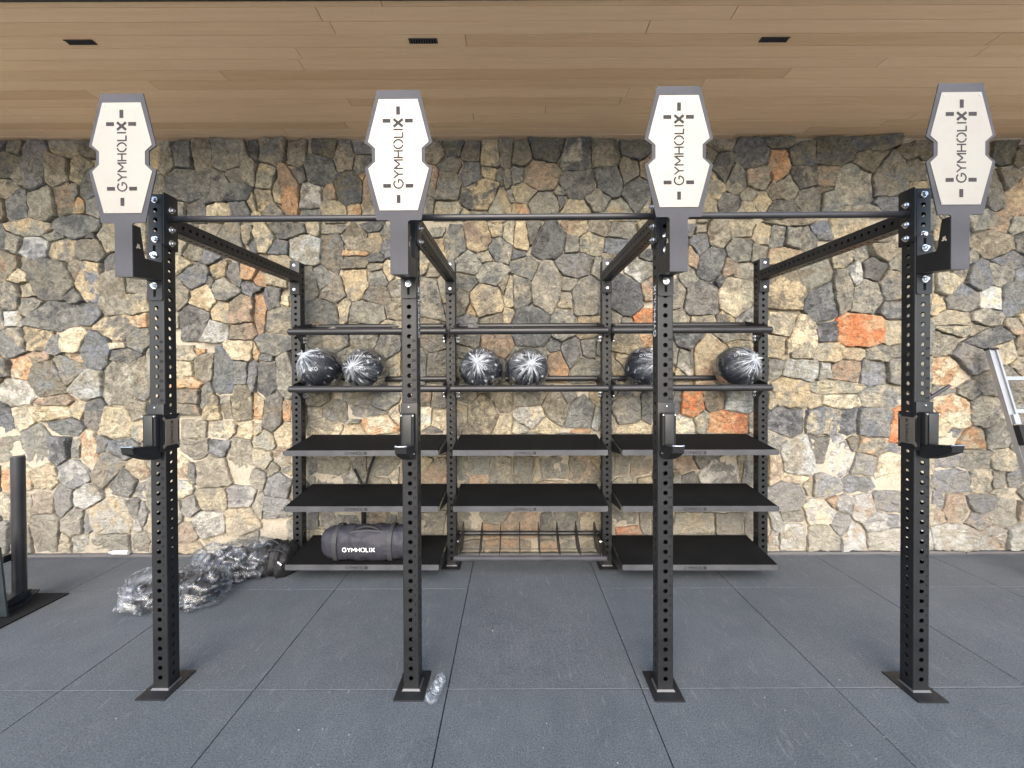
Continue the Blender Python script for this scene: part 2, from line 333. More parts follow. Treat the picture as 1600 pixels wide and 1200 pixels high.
# ------------------------------------------------------------------ stone wall
STONES = """
-4471,3622,85,71,m -4358,3600,142,99,m -4416,3460,255,255,m -4176,3431,199,369,g -3920,3599,213,142,t -3729,3598,128,114,m -3979,3416,199,270,kt
-3809,3415,156,227,yk -4305,3354,128,128,k -4433,3249,184,199,t -3733,3288,128,227,g -4343,3107,213,255,g -4117,3121,270,270,tk -3940,3162,184,270,nk
-3833,3232,57,128,g -3792,3091,85,128,o -3686,3091,114,156,t -4485,3080,85,199,k -4254,2910,383,142,yt -3830,2922,383,213,g -4482,2826,85,255,g
-4376,2783,156,184,t -4200,2726,241,199,b -3967,2725,270,213,yg -3705,2724,255,199,k -4036,2838,128,85,g -3703,2830,71,43,d -3576,2836,142,284,t
-4429,2571,213,255,k -4331,2486,184,114,y -4062,2457,412,369,dk -4273,2585,85,142,g -3834,2555,114,170,t -3737,2413,213,369,by -4418,2303,227,241,g
-4262,2359,128,128,t -4249,2231,199,156,g -3837,2300,128,114,g -3551,2596,85,142,g -3525,2342,241,397,tk -3326,2412,170,170,t -3314,2242,184,199,t
-4066,2146,426,241,g -3768,2173,227,184,g -4393,2119,142,128,w -4492,2105,85,184,g -3486,2044,312,184,yg -3280,2100,99,99,oy -3129,3539,156,170,t
-3017,3483,114,241,k -2875,3524,142,199,g -2720,3524,170,241,k -2480,3523,298,241,t -2274,3592,71,142,d -2892,3271,312,312,g -2609,3256,241,298,g
-2432,3368,128,156,g -2311,3395,142,184,k -3090,3244,128,213,t -2398,3199,199,156,g -2781,3059,184,156,g -2583,3058,241,156,cy -2371,3072,184,142,g
-2922,3074,128,156,t -2286,3114,71,128,t -3250,2849,71,227,t -2896,2890,170,114,t -2641,2889,156,85,t -2472,2832,227,184,g -2330,2846,85,114,t
-2275,2747,71,114,g -2926,2749,114,128,t -2799,2692,184,142,k -2644,2649,156,128,g -2907,2566,156,156,y -2816,2466,298,241,g -2574,2522,128,156,y
-2433,2465,128,199,g -2319,2507,128,156,og -2646,2423,71,85,k -2505,2380,284,213,t -2902,2325,156,312,t -2732,2296,213,255,cy -2321,2380,142,128,g
-2379,2153,241,341,nk -2564,2154,156,184,t -2805,2098,298,284,dg -2608,2013,213,170,tw -2961,2113,57,128,t -2112,3550,255,213,g -1907,3535,156,213,t
-2170,3367,170,241,t -2232,3564,57,142,d -1631,3590,184,142,md -1689,3407,270,284,dg -1469,3533,184,270,tg -1321,3589,156,99,g -1321,3462,128,184,g
-1952,3239,241,454,no -1873,3366,128,128,g -1769,3189,227,241,wg -1613,3210,128,128,kn -1422,3251,255,298,dm -1311,3347,43,57,o -2186,3141,170,199,yk
-2058,3211,71,156,t -1267,3208,99,355,k -1565,3055,213,156,t -1374,3054,156,114,oy -2088,3042,184,114,g -1763,3027,170,85,t -2230,3015,71,57,t
-1254,3039,156,85,t -671,3558,199,170,k -515,3586,156,114,m -353,3543,156,170,d -176,3528,170,213,t -49,3556,128,241,gk -361,3374,170,255,g
-544,3459,184,142,k -552,3248,213,241,gk -198,3380,128,99,y -92,3359,71,128,g -29,3331,71,142,t -686,3319,85,227,kn -284,3184,326,270,yd
-574,3065,241,142,ty -716,3080,85,128,t -405,3022,71,85,t -292,3014,142,71,t -93,3091,184,227,ty -8,3176,57,99,g -2175,2803,184,241,yg
-1976,2873,312,128,g -2048,2732,170,114,b -1815,2717,298,241,tw -1736,2886,128,99,t -1574,2688,199,341,gk -1594,2885,213,71,t -1375,2800,213,213,tk
-1383,2680,241,57,yo -1384,2602,241,114,kg -1226,2912,156,85,g -1199,2771,156,156,ty -1106,2855,85,114,t -1193,2630,142,85,g -1100,2714,85,128,g
-2035,2605,184,99,ty -2219,2634,128,71,t -2177,2549,85,85,g -2221,2450,114,114,on -2079,2435,156,85,y -1810,2406,213,255,kg -1654,2462,156,170,tg
-1570,2348,199,213,tg -1378,2404,227,255,yt -1172,2460,184,156,t -1214,2559,114,85,t -1188,2319,241,156,gk -1031,2361,114,128,t -1087,2516,85,156,y
-2123,2287,156,184,g -2017,2265,71,71,c -2230,2153,99,341,no -2054,2081,241,241,g -1685,2151,326,227,gk -1288,2149,355,213,tg -1472,2178,128,199,yt
-1033,2177,156,184,t -2236,2365,85,57,g -1360,2022,284,85,t -1062,2035,170,114,t -646,2854,99,85,t -505,2768,199,255,g -633,2727,114,170,ny
-300,2810,213,227,ny -123,2866,114,99,t -24,2851,114,170,ct -95,2696,199,199,g -379,2570,227,213,t -237,2640,128,85,t -167,2485,270,199,tg
-408,2429,184,170,gt -706,2289,227,355,tg -606,2359,85,184,t -437,2231,156,227,kt -238,2259,270,298,ty -68,2399,85,128,t -26,2343,99,270,t
-366,2174,71,85,yo -395,2061,184,142,g -183,2074,184,114,t -34,2116,85,156,t -761,2600,99,170,ty -690,2543,114,170,t -736,2048,170,99,t
92,3527,170,184,mk 318,3568,270,184,dm 558,3511,255,241,dt 841,3524,241,270,mk 1081,3552,241,156,dm 254,3358,341,270,nk 63,3358,128,156,tg
586,3272,341,284,dg 855,3313,241,298,g 1039,3397,199,241,kg 1166,3410,85,199,nk 1123,3185,241,326,g 98,3203,213,170,t 69,3048,156,128,oy
289,3104,284,213,tg 430,3202,85,71,g 755,3130,213,199,g 571,3061,255,170,yt 444,3132,71,128,g 953,3045,255,170,t 1194,3058,85,156,t 755,2996,114,43,t
1830,3598,184,85,mt 1745,3535,99,114,k 1872,3394,170,255,dg 2113,3519,284,255,dg 1802,3253,142,213,ty 1971,3309,199,270,g 2169,3336,227,184,nk
1915,3112,184,184,dg 2085,3182,142,99,kt 2071,3055,128,114,yt 1731,3056,128,170,t 2212,3111,156,156,t 89,2823,156,213,yc 61,2667,114,71,g
189,2850,128,156,g 316,2779,312,312,dg 571,2884,199,128,ny 528,2750,128,170,gt 698,2764,227,184,yt 769,2891,184,128,t 981,2862,241,142,t
939,2749,227,128,g 1165,2875,99,114,t 1151,2748,85,114,t 124,2540,227,213,gt 563,2567,326,213,g 81,2356,170,284,t 308,2398,255,412,tg
499,2397,128,128,t 484,2270,114,128,yt 654,2283,270,312,gt 754,2538,114,142,t 853,2622,85,71,t 1023,2296,270,326,dg 1136,2522,199,184,tw
1200,2352,85,156,tn 1008,2056,142,99,t 1164,2097,170,128,ro 923,2084,85,99,t 1193,2649,99,85,g 1646,2866,128,57,t 1660,2732,156,199,g
1823,2830,199,241,kt 2028,2872,213,128,ty 2212,2843,156,156,t 1590,2873,85,85,g 2014,2688,255,213,tg 2184,2659,156,128,t 1760,2576,270,312,gd
1604,2619,85,156,nt 1561,2450,128,156,g 1675,2265,312,326,gd 1476,2309,128,199,t 1986,2278,326,369,ct 2057,2504,184,156,tn 1915,2533,128,142,k
2100,2094,199,170,wg 1689,2067,213,114,ty 1873,2081,142,114,yg 1490,2082,142,128,t 1830,2420,71,71,g 2356,3434,173,305,on 2353,3617,199,85,md
2572,3518,213,184,dm 2833,3531,326,199,dm 3172,3600,341,128,m 3158,3473,255,213,km 3469,3528,199,128,mk 3645,3570,142,128,m 2565,3321,241,199,dk
2770,3334,170,199,nk 3025,3263,312,355,gt 3321,3332,312,426,gk 3554,3387,170,227,kg 2424,3251,199,213,tk 2297,3209,71,170,tk 2622,3137,213,213,g
2368,3054,241,142,g 2806,3123,142,184,gt 2763,3221,156,57,d 3061,3044,312,85,t 3322,3092,213,156,bg 3569,3246,184,85,yk 4359,3539,156,156,m
4473,3482,142,184,md 4389,3314,156,156,gk 4262,3202,142,326,gt 4461,3130,156,326,yn 4502,3370,71,85,t 4122,2934,184,156,g 4306,2941,170,170,nt
4462,2905,142,170,g 4223,2736,355,227,tk 4492,2749,114,199,g 4393,2580,284,156,g 4125,2454,227,255,g 4309,2482,270,184,gt 4493,2453,128,170,g
3985,2271,298,241,g 4225,2270,199,170,cw 4438,2255,227,270,g 3842,2370,156,170,t 3786,2215,128,156,yt 4067,2638,71,114,t 3901,2073,312,170,ty
4156,2072,255,156,tg 4496,2057,99,156,t 3983,2483,114,85,t 3769,2865,71,199,t 3756,2682,57,142,t 3893,3569,284,142,m 3894,3372,255,227,k
3895,3118,255,241,g 3939,2808,199,284,t 3627,2978,170,227,t 3628,2668,170,284,g 3630,2315,170,284,t 2453,2927,355,57,t 2354,2814,156,184,g
2467,2799,156,156,g 2609,2785,128,184,tg 2736,2869,213,128,g 2948,2882,270,142,yt 2397,2644,270,142,ny 2666,2488,270,312,t 2921,2614,170,170,yt
2425,2390,326,326,ky 2738,2233,255,341,d 2921,2346,170,341,gt 3006,2487,156,199,wg 3190,2514,241,213,dg 3134,2288,255,284,gt 3076,2656,156,128,g
3289,2669,255,170,t 3388,2570,114,156,t 3346,2386,227,270,tg 3361,2160,213,156,g 3246,2811,213,114,t -4417,1885,270,255,gt -4183,1919,241,199,yk
-4049,1876,128,142,g -3864,1904,227,199,cy -3673,1818,255,284,bg -3433,1782,255,114,dk -3289,1916,156,156,gk -3488,1867,128,43,c -3844,1762,114,71,oy
-4328,1686,213,227,oc -4491,1680,128,170,dk -4185,1771,142,114,k -4130,1579,326,341,kg -3888,1677,241,227,kg -3748,1528,270,284,tw
-3478,1534,284,383,kt -3292,1632,156,227,k -3287,1462,128,142,gk -4395,1466,312,241,tw -4491,1211,184,298,db -4327,1246,184,199,c -4048,1387,355,85,k
-4049,1280,355,128,yc -3829,1315,114,170,yt -3694,1265,199,270,g -3489,1207,270,270,yt -3310,1306,156,199,k -4224,982,255,326,t -4465,983,199,199,tk
-3951,1152,312,156,g -3982,953,227,241,db -3869,952,114,156,gt -3741,952,199,326,co -3612,1008,114,128,g -3442,965,227,156,bg -3284,1135,128,170,t
-3558,794,241,284,gk -3431,666,270,255,g -3302,779,170,184,ny -4377,698,284,255,oc -4128,711,227,213,cy -3879,739,270,270,wb -4541,684,43,227,d
-4501,470,128,213,ct -4316,484,114,184,yt -4159,483,184,199,kn -3974,525,170,270,gb -3760,539,227,199,wt -3276,594,142,142,g -3150,1674,170,284,t
-3155,1248,170,284,y -3159,893,170,284,t -3162,565,170,284,t -2366,2012,213,184,nk -2893,1794,170,114,ty -2765,1815,78,50,o -2375,1828,227,170,yc
-2902,1666,156,142,cy -2731,1673,184,227,tk -2548,1615,199,369,gb -2391,1629,114,199,bg -2868,1531,241,114,oy -2855,1432,199,156,kg -2699,1417,99,227,k
-2628,1332,184,184,ky -2870,1318,184,85,kn -2543,1346,114,184,t -2387,1373,156,284,ky -2285,1614,85,227,g -2808,1119,184,142,t -2559,1118,227,128,ct
-2361,1117,128,128,c -2582,962,156,128,db -2803,962,213,199,t -2648,748,284,270,t -2904,792,128,184,cn -2819,749,85,170,g -2906,607,170,156,cw
-2391,861,227,369,kt -2651,520,284,213,yk -2394,533,227,184,bw -2850,464,142,156,gb -3563,352,426,312,yw -3335,423,128,199,g -3322,280,71,114,w
-3264,394,85,170,g -3863,311,213,227,g -3763,310,114,184,bg -4149,212,270,383,kt -4334,170,184,284,kg -4519,185,114,255,g -4545,356,28,85,d
-3958,111,114,170,c -3830,111,156,170,tw -3566,124,369,184,kt -3295,123,170,199,kt -3137,251,156,284,t -3139,79,156,128,t -2660,292,270,227,gw
-2396,319,255,227,ty -2889,207,184,156,nk -2854,93,241,85,yt -2569,120,341,170,yc -2327,119,114,170,g -2951,393,43,213,t -4303,355,114,128,y
-2084,1883,298,184,gt -2255,1813,57,142,yo -2172,1571,227,369,gd -2001,1613,156,369,gt -2170,1756,114,57,g -2103,1287,213,397,kg -2231,1344,99,184,oy
-1990,1287,85,170,o -2020,1073,156,213,cy -2177,1031,199,199,t -2247,1117,71,85,y -2207,861,199,227,yt -2036,888,142,142,nt -2236,718,128,184,t
-2059,646,213,213,db -2122,775,114,114,y -2096,447,241,156,gb -2239,461,99,184,t -1994,760,85,99,yg -1872,1741,142,284,g -1876,1243,142,284,t
-1879,888,142,284,t -1882,603,142,213,t -1743,1910,156,128,t -1559,1924,213,170,gt -1304,1923,241,170,t -1105,1865,184,213,gt -1036,1695,114,170,ty
-1703,1669,284,255,g -1419,1668,255,284,g -1220,1667,184,255,t -1733,1385,184,128,kt -1564,1271,227,184,kg -1350,1398,241,99,kg -1294,1277,312,99,tg
-1109,1368,213,142,tg -1748,1257,142,128,ct -1664,1157,312,128,ct -1408,1128,170,114,cy -1394,1199,114,43,g -1181,1170,284,156,oc -1038,1269,85,142,ct
-1778,1115,85,85,y -1708,1001,284,142,t -1395,1000,255,142,t -1139,999,255,142,y -908,1666,142,355,t -910,1297,142,284,c -912,1012,142,213,t
-914,670,142,284,t -1795,816,114,213,gt -1567,815,284,170,tk -1368,815,128,170,gt -1141,814,213,213,tg -1668,673,255,85,g -1440,694,128,99,wg
-1184,657,255,85,kt -1042,685,85,142,ct -1767,674,85,85,t -1711,545,241,170,t -1427,544,255,170,k -1142,543,255,170,t -708,1892,199,184,kg
-794,1708,85,284,g -667,1693,184,241,kg -768,1410,114,142,k -640,1395,156,156,gk -769,1225,128,184,cw -641,1210,142,170,cy -698,1118,128,57,g
-699,983,227,156,t -382,1905,199,128,gk -439,1806,142,128,t -141,1904,255,255,nk -241,1663,284,284,g -454,1636,156,227,t -413,1408,156,128,kt
-257,1252,241,284,ky -86,1379,184,199,t -442,1252,99,213,ty -414,1124,128,85,k -59,1151,156,156,cy -287,996,284,142,t -45,980,170,156,t
-658,741,270,213,nt -785,827,114,128,yt -458,811,170,156,t -302,803,241,170,tg -302,668,142,99,on -430,669,85,85,t -103,781,199,270,tg
-673,541,284,170,t -360,540,284,170,g -75,539,227,170,t 172,2016,334,319,dg 455,2029,227,241,g 675,2014,199,199,yn 377,1860,99,114,g
518,1788,184,270,dg 696,1830,156,184,gt 405,1689,184,241,no 653,1660,255,199,gt 156,1676,326,312,g 1015,1857,255,170,ky 1192,1899,99,85,o
979,1715,99,142,y 937,1631,114,170,t 1107,1616,213,227,t 767,1830,57,128,t 1334,1799,170,284,t 1334,1444,170,284,t 1334,1089,170,284,g
1333,733,170,284,t 851,1489,170,284,g 851,1162,142,284,t 850,806,142,284,t 155,1406,270,156,kt 397,1320,227,298,kt 609,1262,298,284,g
169,1221,255,199,c 297,1150,170,142,cy 55,1137,128,85,ct 738,1390,85,156,t 744,1219,85,170,wt 496,1405,114,99,k 609,1106,142,43,o 993,1275,241,255,gt
965,1425,156,57,d 1192,1289,99,227,kd 1064,1126,341,85,cy 211,994,312,156,t 566,992,312,156,g 1064,990,284,156,t 1547,1898,213,156,dg
1512,1699,99,241,tw 1724,1741,312,369,yn 1887,1925,156,71,t 2058,1931,142,71,ct 2029,1868,227,71,y 2029,1669,284,326,t 1590,1742,57,114,g
1483,1600,85,85,t 1434,1813,57,184,t 1590,1330,213,220,r 1462,1345,71,184,bg 1788,1372,184,170,kn 2008,1357,255,170,tw 1909,1172,355,170,or
1526,1159,170,128,cw 1675,1187,128,170,t 2115,1171,71,156,c 1533,1003,255,142,t 1845,987,312,156,t 2130,986,213,142,t 2186,1654,114,284,t
2187,801,114,284,t 96,766,184,241,kg 217,737,71,213,yt 381,779,227,213,gt 637,778,270,241,kn 736,849,99,128,y 380,651,355,43,ny 964,806,156,199,gt
1134,791,199,184,tn 992,663,213,71,k 1163,662,156,71,ty 1504,789,241,199,nd 1689,846,156,128,g 1831,760,341,270,wd 1547,682,142,128,g
2087,773,156,227,gt 2030,802,71,199,y 1461,690,71,114,k 209,523,355,184,t 593,522,341,184,t 1020,520,284,170,g 1561,518,284,170,t 1917,517,312,170,t
2369,2022,213,184,ct 2575,1908,227,326,tc 2774,1964,184,184,db 3079,1977,397,270,ro 3362,1962,184,213,t 2341,1838,156,213,yt 2434,1852,43,99,t
2781,1794,227,170,ty 3022,1779,184,99,yn 3235,1778,199,142,gt 3391,1791,128,114,g 2327,1654,114,156,tg 2555,1639,312,170,tw 2760,1624,99,156,tw
2966,1616,270,184,kn 3193,1608,227,227,g 3392,1635,142,213,gt 2463,1426,298,270,yt 2867,1481,440,114,yt 2910,1360,298,114,ct 2669,1375,114,114,ty
3265,1394,369,184,tg 2300,1370,71,114,y 2428,1184,326,270,db 2740,1169,284,241,yb 2968,1168,156,213,db 3209,1167,312,241,bg 3401,1124,142,298,ro
2336,1014,128,128,tg 2542,871,270,326,tw 2727,956,170,227,g 2897,884,255,312,bw 3011,983,85,128,k 3181,954,241,170,to 3381,939,142,85,bg
3111,798,213,213,tb 3339,740,255,326,cy 2322,772,114,227,nc 2485,679,241,71,cn 2415,529,298,213,gb 2742,599,298,184,tb 3069,627,255,156,bd
2628,600,85,128,y 3589,1932,170,284,t 3591,1578,170,284,g 3592,1223,170,284,t 3594,867,170,284,t 3596,539,170,284,t 3816,1875,184,184,t
3901,1988,284,114,ty 4228,1916,341,199,dg 4099,2001,184,128,t 4425,2014,156,114,nt 4342,1788,213,170,ty 4512,1830,85,156,k 4073,1718,312,227,g
3875,1605,312,241,oc 4046,1448,184,142,gt 4187,1505,184,199,kg 3919,1250,284,270,co 3819,1449,184,71,tg 4175,1249,284,255,g 3820,1136,85,142,yo
4091,1022,227,184,oy 3906,1079,114,71,b 4290,1049,270,241,tg 4461,963,156,156,kb 3864,852,255,156,bt 4092,837,312,184,gt 4334,836,227,213,ty
3908,652,284,199,bg 4150,651,227,213,tc 4306,665,156,142,tg 4463,678,170,142,bg 4307,544,135,64,y 4429,1504,213,284,g 4487,1219,128,170,kg
4499,1660,114,170,t 4490,821,128,142,gt 2479,329,199,99,kg 2330,287,114,156,gw 2721,371,255,241,cw 2820,471,71,99,n 2934,442,142,142,bw
3098,413,184,255,nw 3325,469,284,184,bg 2899,285,184,184,g 2486,158,241,241,tw 2743,157,270,270,tg 3028,142,199,284,nw 3255,284,326,170,bw
3327,140,355,213,wt 2316,130,85,184,nw 3596,368,170,284,t 3597,139,170,213,w 3781,467,85,142,b 3931,409,227,255,nt 4179,451,284,142,bd
4123,294,184,128,bn 4351,379,255,270,gt 4521,379,99,142,nk 3910,167,369,184,wt 4252,151,255,184,wn 4466,150,199,184,tw 3767,339,85,114,nw
-1768,296,118,142,bg -1649,307,106,154,gb -1757,188,130,166,yt -1662,200,47,130,c -1484,247,272,166,g -1222,305,213,130,ny -1199,222,177,95,gk
-1092,257,118,154,t -712,280,225,201,kt -1899,177,130,237,t -926,257,154,213,t -534,231,118,237,t -1639,81,237,142,t -1354,80,260,142,y
-1069,79,237,142,t -784,77,237,142,g -392,267,179,199,tg -163,337,189,79,kg -183,227,189,109,o 86,286,298,179,no 295,265,129,189,dk 475,274,238,189,gt
684,293,189,149,ny 664,203,199,60,kn -353,87,199,99,k -74,86,328,89,ok 325,85,149,89,oy 484,84,139,89,gt 674,83,189,89,kt 863,193,119,248,t
979,325,179,129,gt 998,205,219,109,ro 1178,294,79,189,k 1327,274,149,199,t 1606,243,338,199,ty 1935,251,248,179,kg 2095,251,99,179,t 2224,230,149,199,t
1048,85,248,129,t 1327,84,258,129,g 1606,83,258,129,y 1896,82,258,129,t 2145,81,219,129,t
"""
CC = {'g': (131, 130, 124), 'd': (102, 102, 101), 'b': (130, 131, 134), 't': (162, 156, 140), 'k': (138, 131, 116), 'c': (218, 204, 175), 'y': (190, 175, 145),
      'o': (196, 158, 122), 'r': (202, 130, 88), 'w': (196, 194, 187), 'm': (120, 117, 102), 'n': (170, 148, 126)}
wall = empty('stone_wall', (0, WALL_Y, 0)); tag(wall, 'rough rubble stone wall of grey tan and orange stones behind the rack', 'wall')
WX = 5.9
seeds = []
for s in STONES.split():
    a = s.split(','); seeds.append([int(a[0])/1000, int(a[1])/1000, int(a[2])/1000, int(a[3])/1000, a[4], 1])
mnx = min(s[0] for s in seeds); mxx = max(s[0] for s in seeds)
rs = random.Random(3)
for side in (-1, 1):                                       # the wall carries on past both edges of the picture
    x = (mxx if side > 0 else -mnx)+.2
    while x < WX+.1:
        z = .1
        while z < CEIL:
            h = rs.uniform(.16, .34); seeds.append([side*(x+rs.uniform(-.06, .06)), z+h/2, rs.uniform(.22, .36), h, rs.choice(['g', 'gt', 't', 'tk', 'k', 'dg', 'yt', 'ny']), 0]); z += h*.95
        x += .27
for s in seeds:                                            # flank the gaps hidden behind the bags
    s[0] += rs.uniform(-.004, .004)
def clip(poly, nx, nz, c):                                 # keep n.p <= c
    out = []
    for i in range(len(poly)):
        a, b = poly[i], poly[(i+1) % len(poly)]; da = nx*a[0]+nz*a[1]-c; db = nx*b[0]+nz*b[1]-c
        if da <= 0: out.append(a)
        if (da < 0 < db) or (db < 0 < da):
            t = da/(da-db); out.append((a[0]+(b[0]-a[0])*t, a[1]+(b[1]-a[1])*t))
    return out
grid = {}
for i, s in enumerate(seeds): grid.setdefault((int(s[0]//.5), int(s[1]//.5)), []).append(i)
def mortar_depth(x, z):                                    # how far the bedding stands out of the wall plane (flush low down, raked out above)
    k = max(0, min(1, (1.75+.25*noise.noise((x*.9, 0, z*.9))-z)/.8))
    return .003+.025*k+.012*noise.noise((x*4, 3, z*4))*k+.006*noise.noise((x*14, 7, z*14))*k
cells = []
for i, (x, z, w, h, c, vis) in enumerate(seeds):
    hw, hh = w*.70, h*.70
    P = [(x-hw, z-hh), (x+hw, z-hh), (x+hw, z+hh), (x-hw, z+hh)]
    low = max(0, min(1, (1.7-z)/.9)); gap = rs.uniform(.0004, .0032)+low*rs.uniform(.0, .0035)
    gx, gz = int(x//.5), int(z//.5)
    for ax in range(gx-1, gx+2):
        for az in range(gz-1, gz+2):
            for j in grid.get((ax, az), []):
                if j == i: continue
                X, Z, W, H = seeds[j][:4]; dx, dz = X-x, Z-z
                if abs(dx)+abs(dz) < 1e-6: continue
                nx, nz = dx/(w+W)**2, dz/(h+H)**2; L = math.hypot(nx, nz); nx /= L; nz /= L
                e1 = 1/math.hypot(dx/w, dz/h); e2 = 1/math.hypot(dx/W, dz/H); t = e1/(e1+e2)
                cc = nx*(x+dx*t)+nz*(z+dz*t)-gap
                P = clip(P, nx, nz, cc)
                if len(P) < 3: break
            if len(P) < 3: break
        if len(P) < 3: break
    if len(P) < 3: continue
    P = clip(P, 0, -1, -.036); P = clip(P, 0, 1, CEIL-.004) if len(P) > 2 else P
    P = clip(P, 1, 0, WX) if len(P) > 2 else P; P = clip(P, -1, 0, WX) if len(P) > 2 else P
    if len(P) < 3: continue
    A = abs(sum(P[k][0]*P[(k+1) % len(P)][1]-P[(k+1) % len(P)][0]*P[k][1] for k in range(len(P))))/2
    if A < .0010: continue
    cells.append((A, P, c, vis))
def stone_geo(P, z_low, seed):
    r = random.Random(seed)
    cx = sum(p[0] for p in P)/len(P); cz = sum(p[1] for p in P)/len(P)
    Q = []                                                # cut the corners, then break up the edges
    n = len(P)
    for k in range(n):
        a, b, c = Vector(P[k-1]), Vector(P[k]), Vector(P[(k+1) % n]); la, lc = (a-b).length, (c-b).length
        cu = r.uniform(.05, .20)
        ra, rc = min(la*cu, .020), min(lc*cu, .020)
        if la > 1e-5 and lc > 1e-5: Q += [b+(a-b)/la*ra, b*.82+((b+(a-b)/la*ra)+(b+(c-b)/lc*rc))*.09, b+(c-b)/lc*rc]
    S = []
    for k in range(len(Q)):
        a, b = Q[k], Q[(k+1) % len(Q)]; m = max(1, int((b-a).length/.024))
        for t in range(m): S.append(a+(b-a)*t/m)
    S2 = []
    for p in S:
        j = .012*noise.noise((p.x*11, seed*.37, p.y*11))+.010*noise.noise((p.x*34, seed*.7, p.y*34))-.001; d = Vector((p.x-cx, p.y-cz)); L = max(d.length, .01); S2.append(Vector((p.x, p.y))+d/L*(j-.001))
    S = S2; n = len(S); c0 = Vector((cx, cz)); size = max((p-c0).length for p in S)
    prot = r.uniform(.032, .076); tx, tz = r.uniform(-.13, .13), r.uniform(-.12, .14)
    vs = []; rings = [(1.0, -.004), (1.0, .74), (.975, .93), (.90, .99), (.72, 1.0), (.50, 1.0), (.25, 1.0)]
    for sc, hgt in rings:
        for p in S:
            q = c0+(p-c0)*sc
            if sc < .95: q = q+Vector((noise.noise((q.x*23, 5, q.y*23)), noise.noise((q.x*23, 9, q.y*23))))*.006
            y = prot*hgt
            if hgt > .4:
                kk = min(1, (hgt-.4)/.4)
                y += kk*((q.x-cx)*tx+(q.y-cz)*tz)+kk*(.010*noise.noise((q.x*8, seed*1.3, q.y*10))+.011*noise.noise((q.x*22, seed*.9, q.y*30))+.007*noise.noise((q.x*55, seed, q.y*75)))
            vs.append((q.x, -max(-.004, y), q.y))
    fs = []
    for k in range(len(rings)-1):
        for i in range(n): fs.append((k*n+i, k*n+(i+1) % n, (k+1)*n+(i+1) % n, (k+1)*n+i))
    vs.append((cx, -(prot+.006*noise.noise((cx*9, seed, cz*9))), cz)); o = (len(rings)-1)*n
    for i in range(n): fs.append((o+i, o+(i+1) % n, len(vs)-1))
    return vs, fs
def put_cols(m, ca, cb):
    for nm, arr in (('ca', ca), ('cb', cb)):
        at = m.attributes.new(nm, 'FLOAT_COLOR', 'POINT'); at.data.foreach_set('color', arr)
def cols(c, r):
    out = []
    for ch in ((c[0], c[1]) if len(c) > 1 else (c[0], rs.choice({'g': 'tdb', 'd': 'gkb', 'b': 'gdw', 't': 'gyk', 'k': 'tgn', 'c': 'tyw', 'y': 'tck', 'o': 'ny', 'r': 'on', 'w': 'tg', 'm': 'kd', 'n': 'ok'}[c[0]]))):
        L = srgb(*CC[ch]); k = r.uniform(.84, 1.16); hsh = r.uniform(-.05, .05); out.append((L[0]*k*(1+hsh), L[1]*k, L[2]*k*(1-hsh), 1))
    return out
cells.sort(key=lambda q: -(q[0]+(10 if q[3] else 0)))
rest = ([], [], [], [])
for k, (A, P, c, vis) in enumerate(cells):
    vs, fs = stone_geo(P, 0, k+1); a, b = cols(c, rs)
    if k < 300:
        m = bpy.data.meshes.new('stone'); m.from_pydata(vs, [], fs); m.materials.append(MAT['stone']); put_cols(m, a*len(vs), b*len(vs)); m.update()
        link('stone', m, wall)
    else:
        o = len(rest[0]); rest[0].extend(vs); rest[1].extend([tuple(i+o for i in f) for f in fs]); rest[2].extend(a*len(vs)); rest[3].extend(b*len(vs))
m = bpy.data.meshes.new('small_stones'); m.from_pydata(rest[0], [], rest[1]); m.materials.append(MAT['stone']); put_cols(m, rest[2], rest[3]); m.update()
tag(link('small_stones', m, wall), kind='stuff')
mb = MB(); NX, NZ = 340, 110
for iz in range(NZ+1):
    for ix in range(NX+1):
        x = -WX+2*WX*ix/NX; z = CEIL*iz/NZ; mb.v.append((x, -mortar_depth(x, z), z))
mb.f = [(iz*(NX+1)+ix, iz*(NX+1)+ix+1, (iz+1)*(NX+1)+ix+1, (iz+1)*(NX+1)+ix) for iz in range(NZ) for ix in range(NX)]
link('mortar', mb.mesh('mortar', 'mortar', 60), wall)
mb = MB(); mb.box(-8, 8, .004, .4, 0, CEIL+.02); link('wall_core', mb.mesh('wall_core', 'mortar'), wall)
mb = MB(); n = 60
for i in range(n): mb.box(-6+12*i/n, -6+12*(i+1)/n+.0005, -.062-.006*rnd.random(), -.001, -.02, .030+.006*noise.noise((i*.3, 0, 0)), 0)
link('skirting', mb.mesh('skirting', 'skirting_grey'), wall)
mb = MB(); mb.box(-6, 6, -.074, -.0685, -.001, .012); link('edge_strip', mb.mesh('edge_strip', 'bare_weld'), wall)

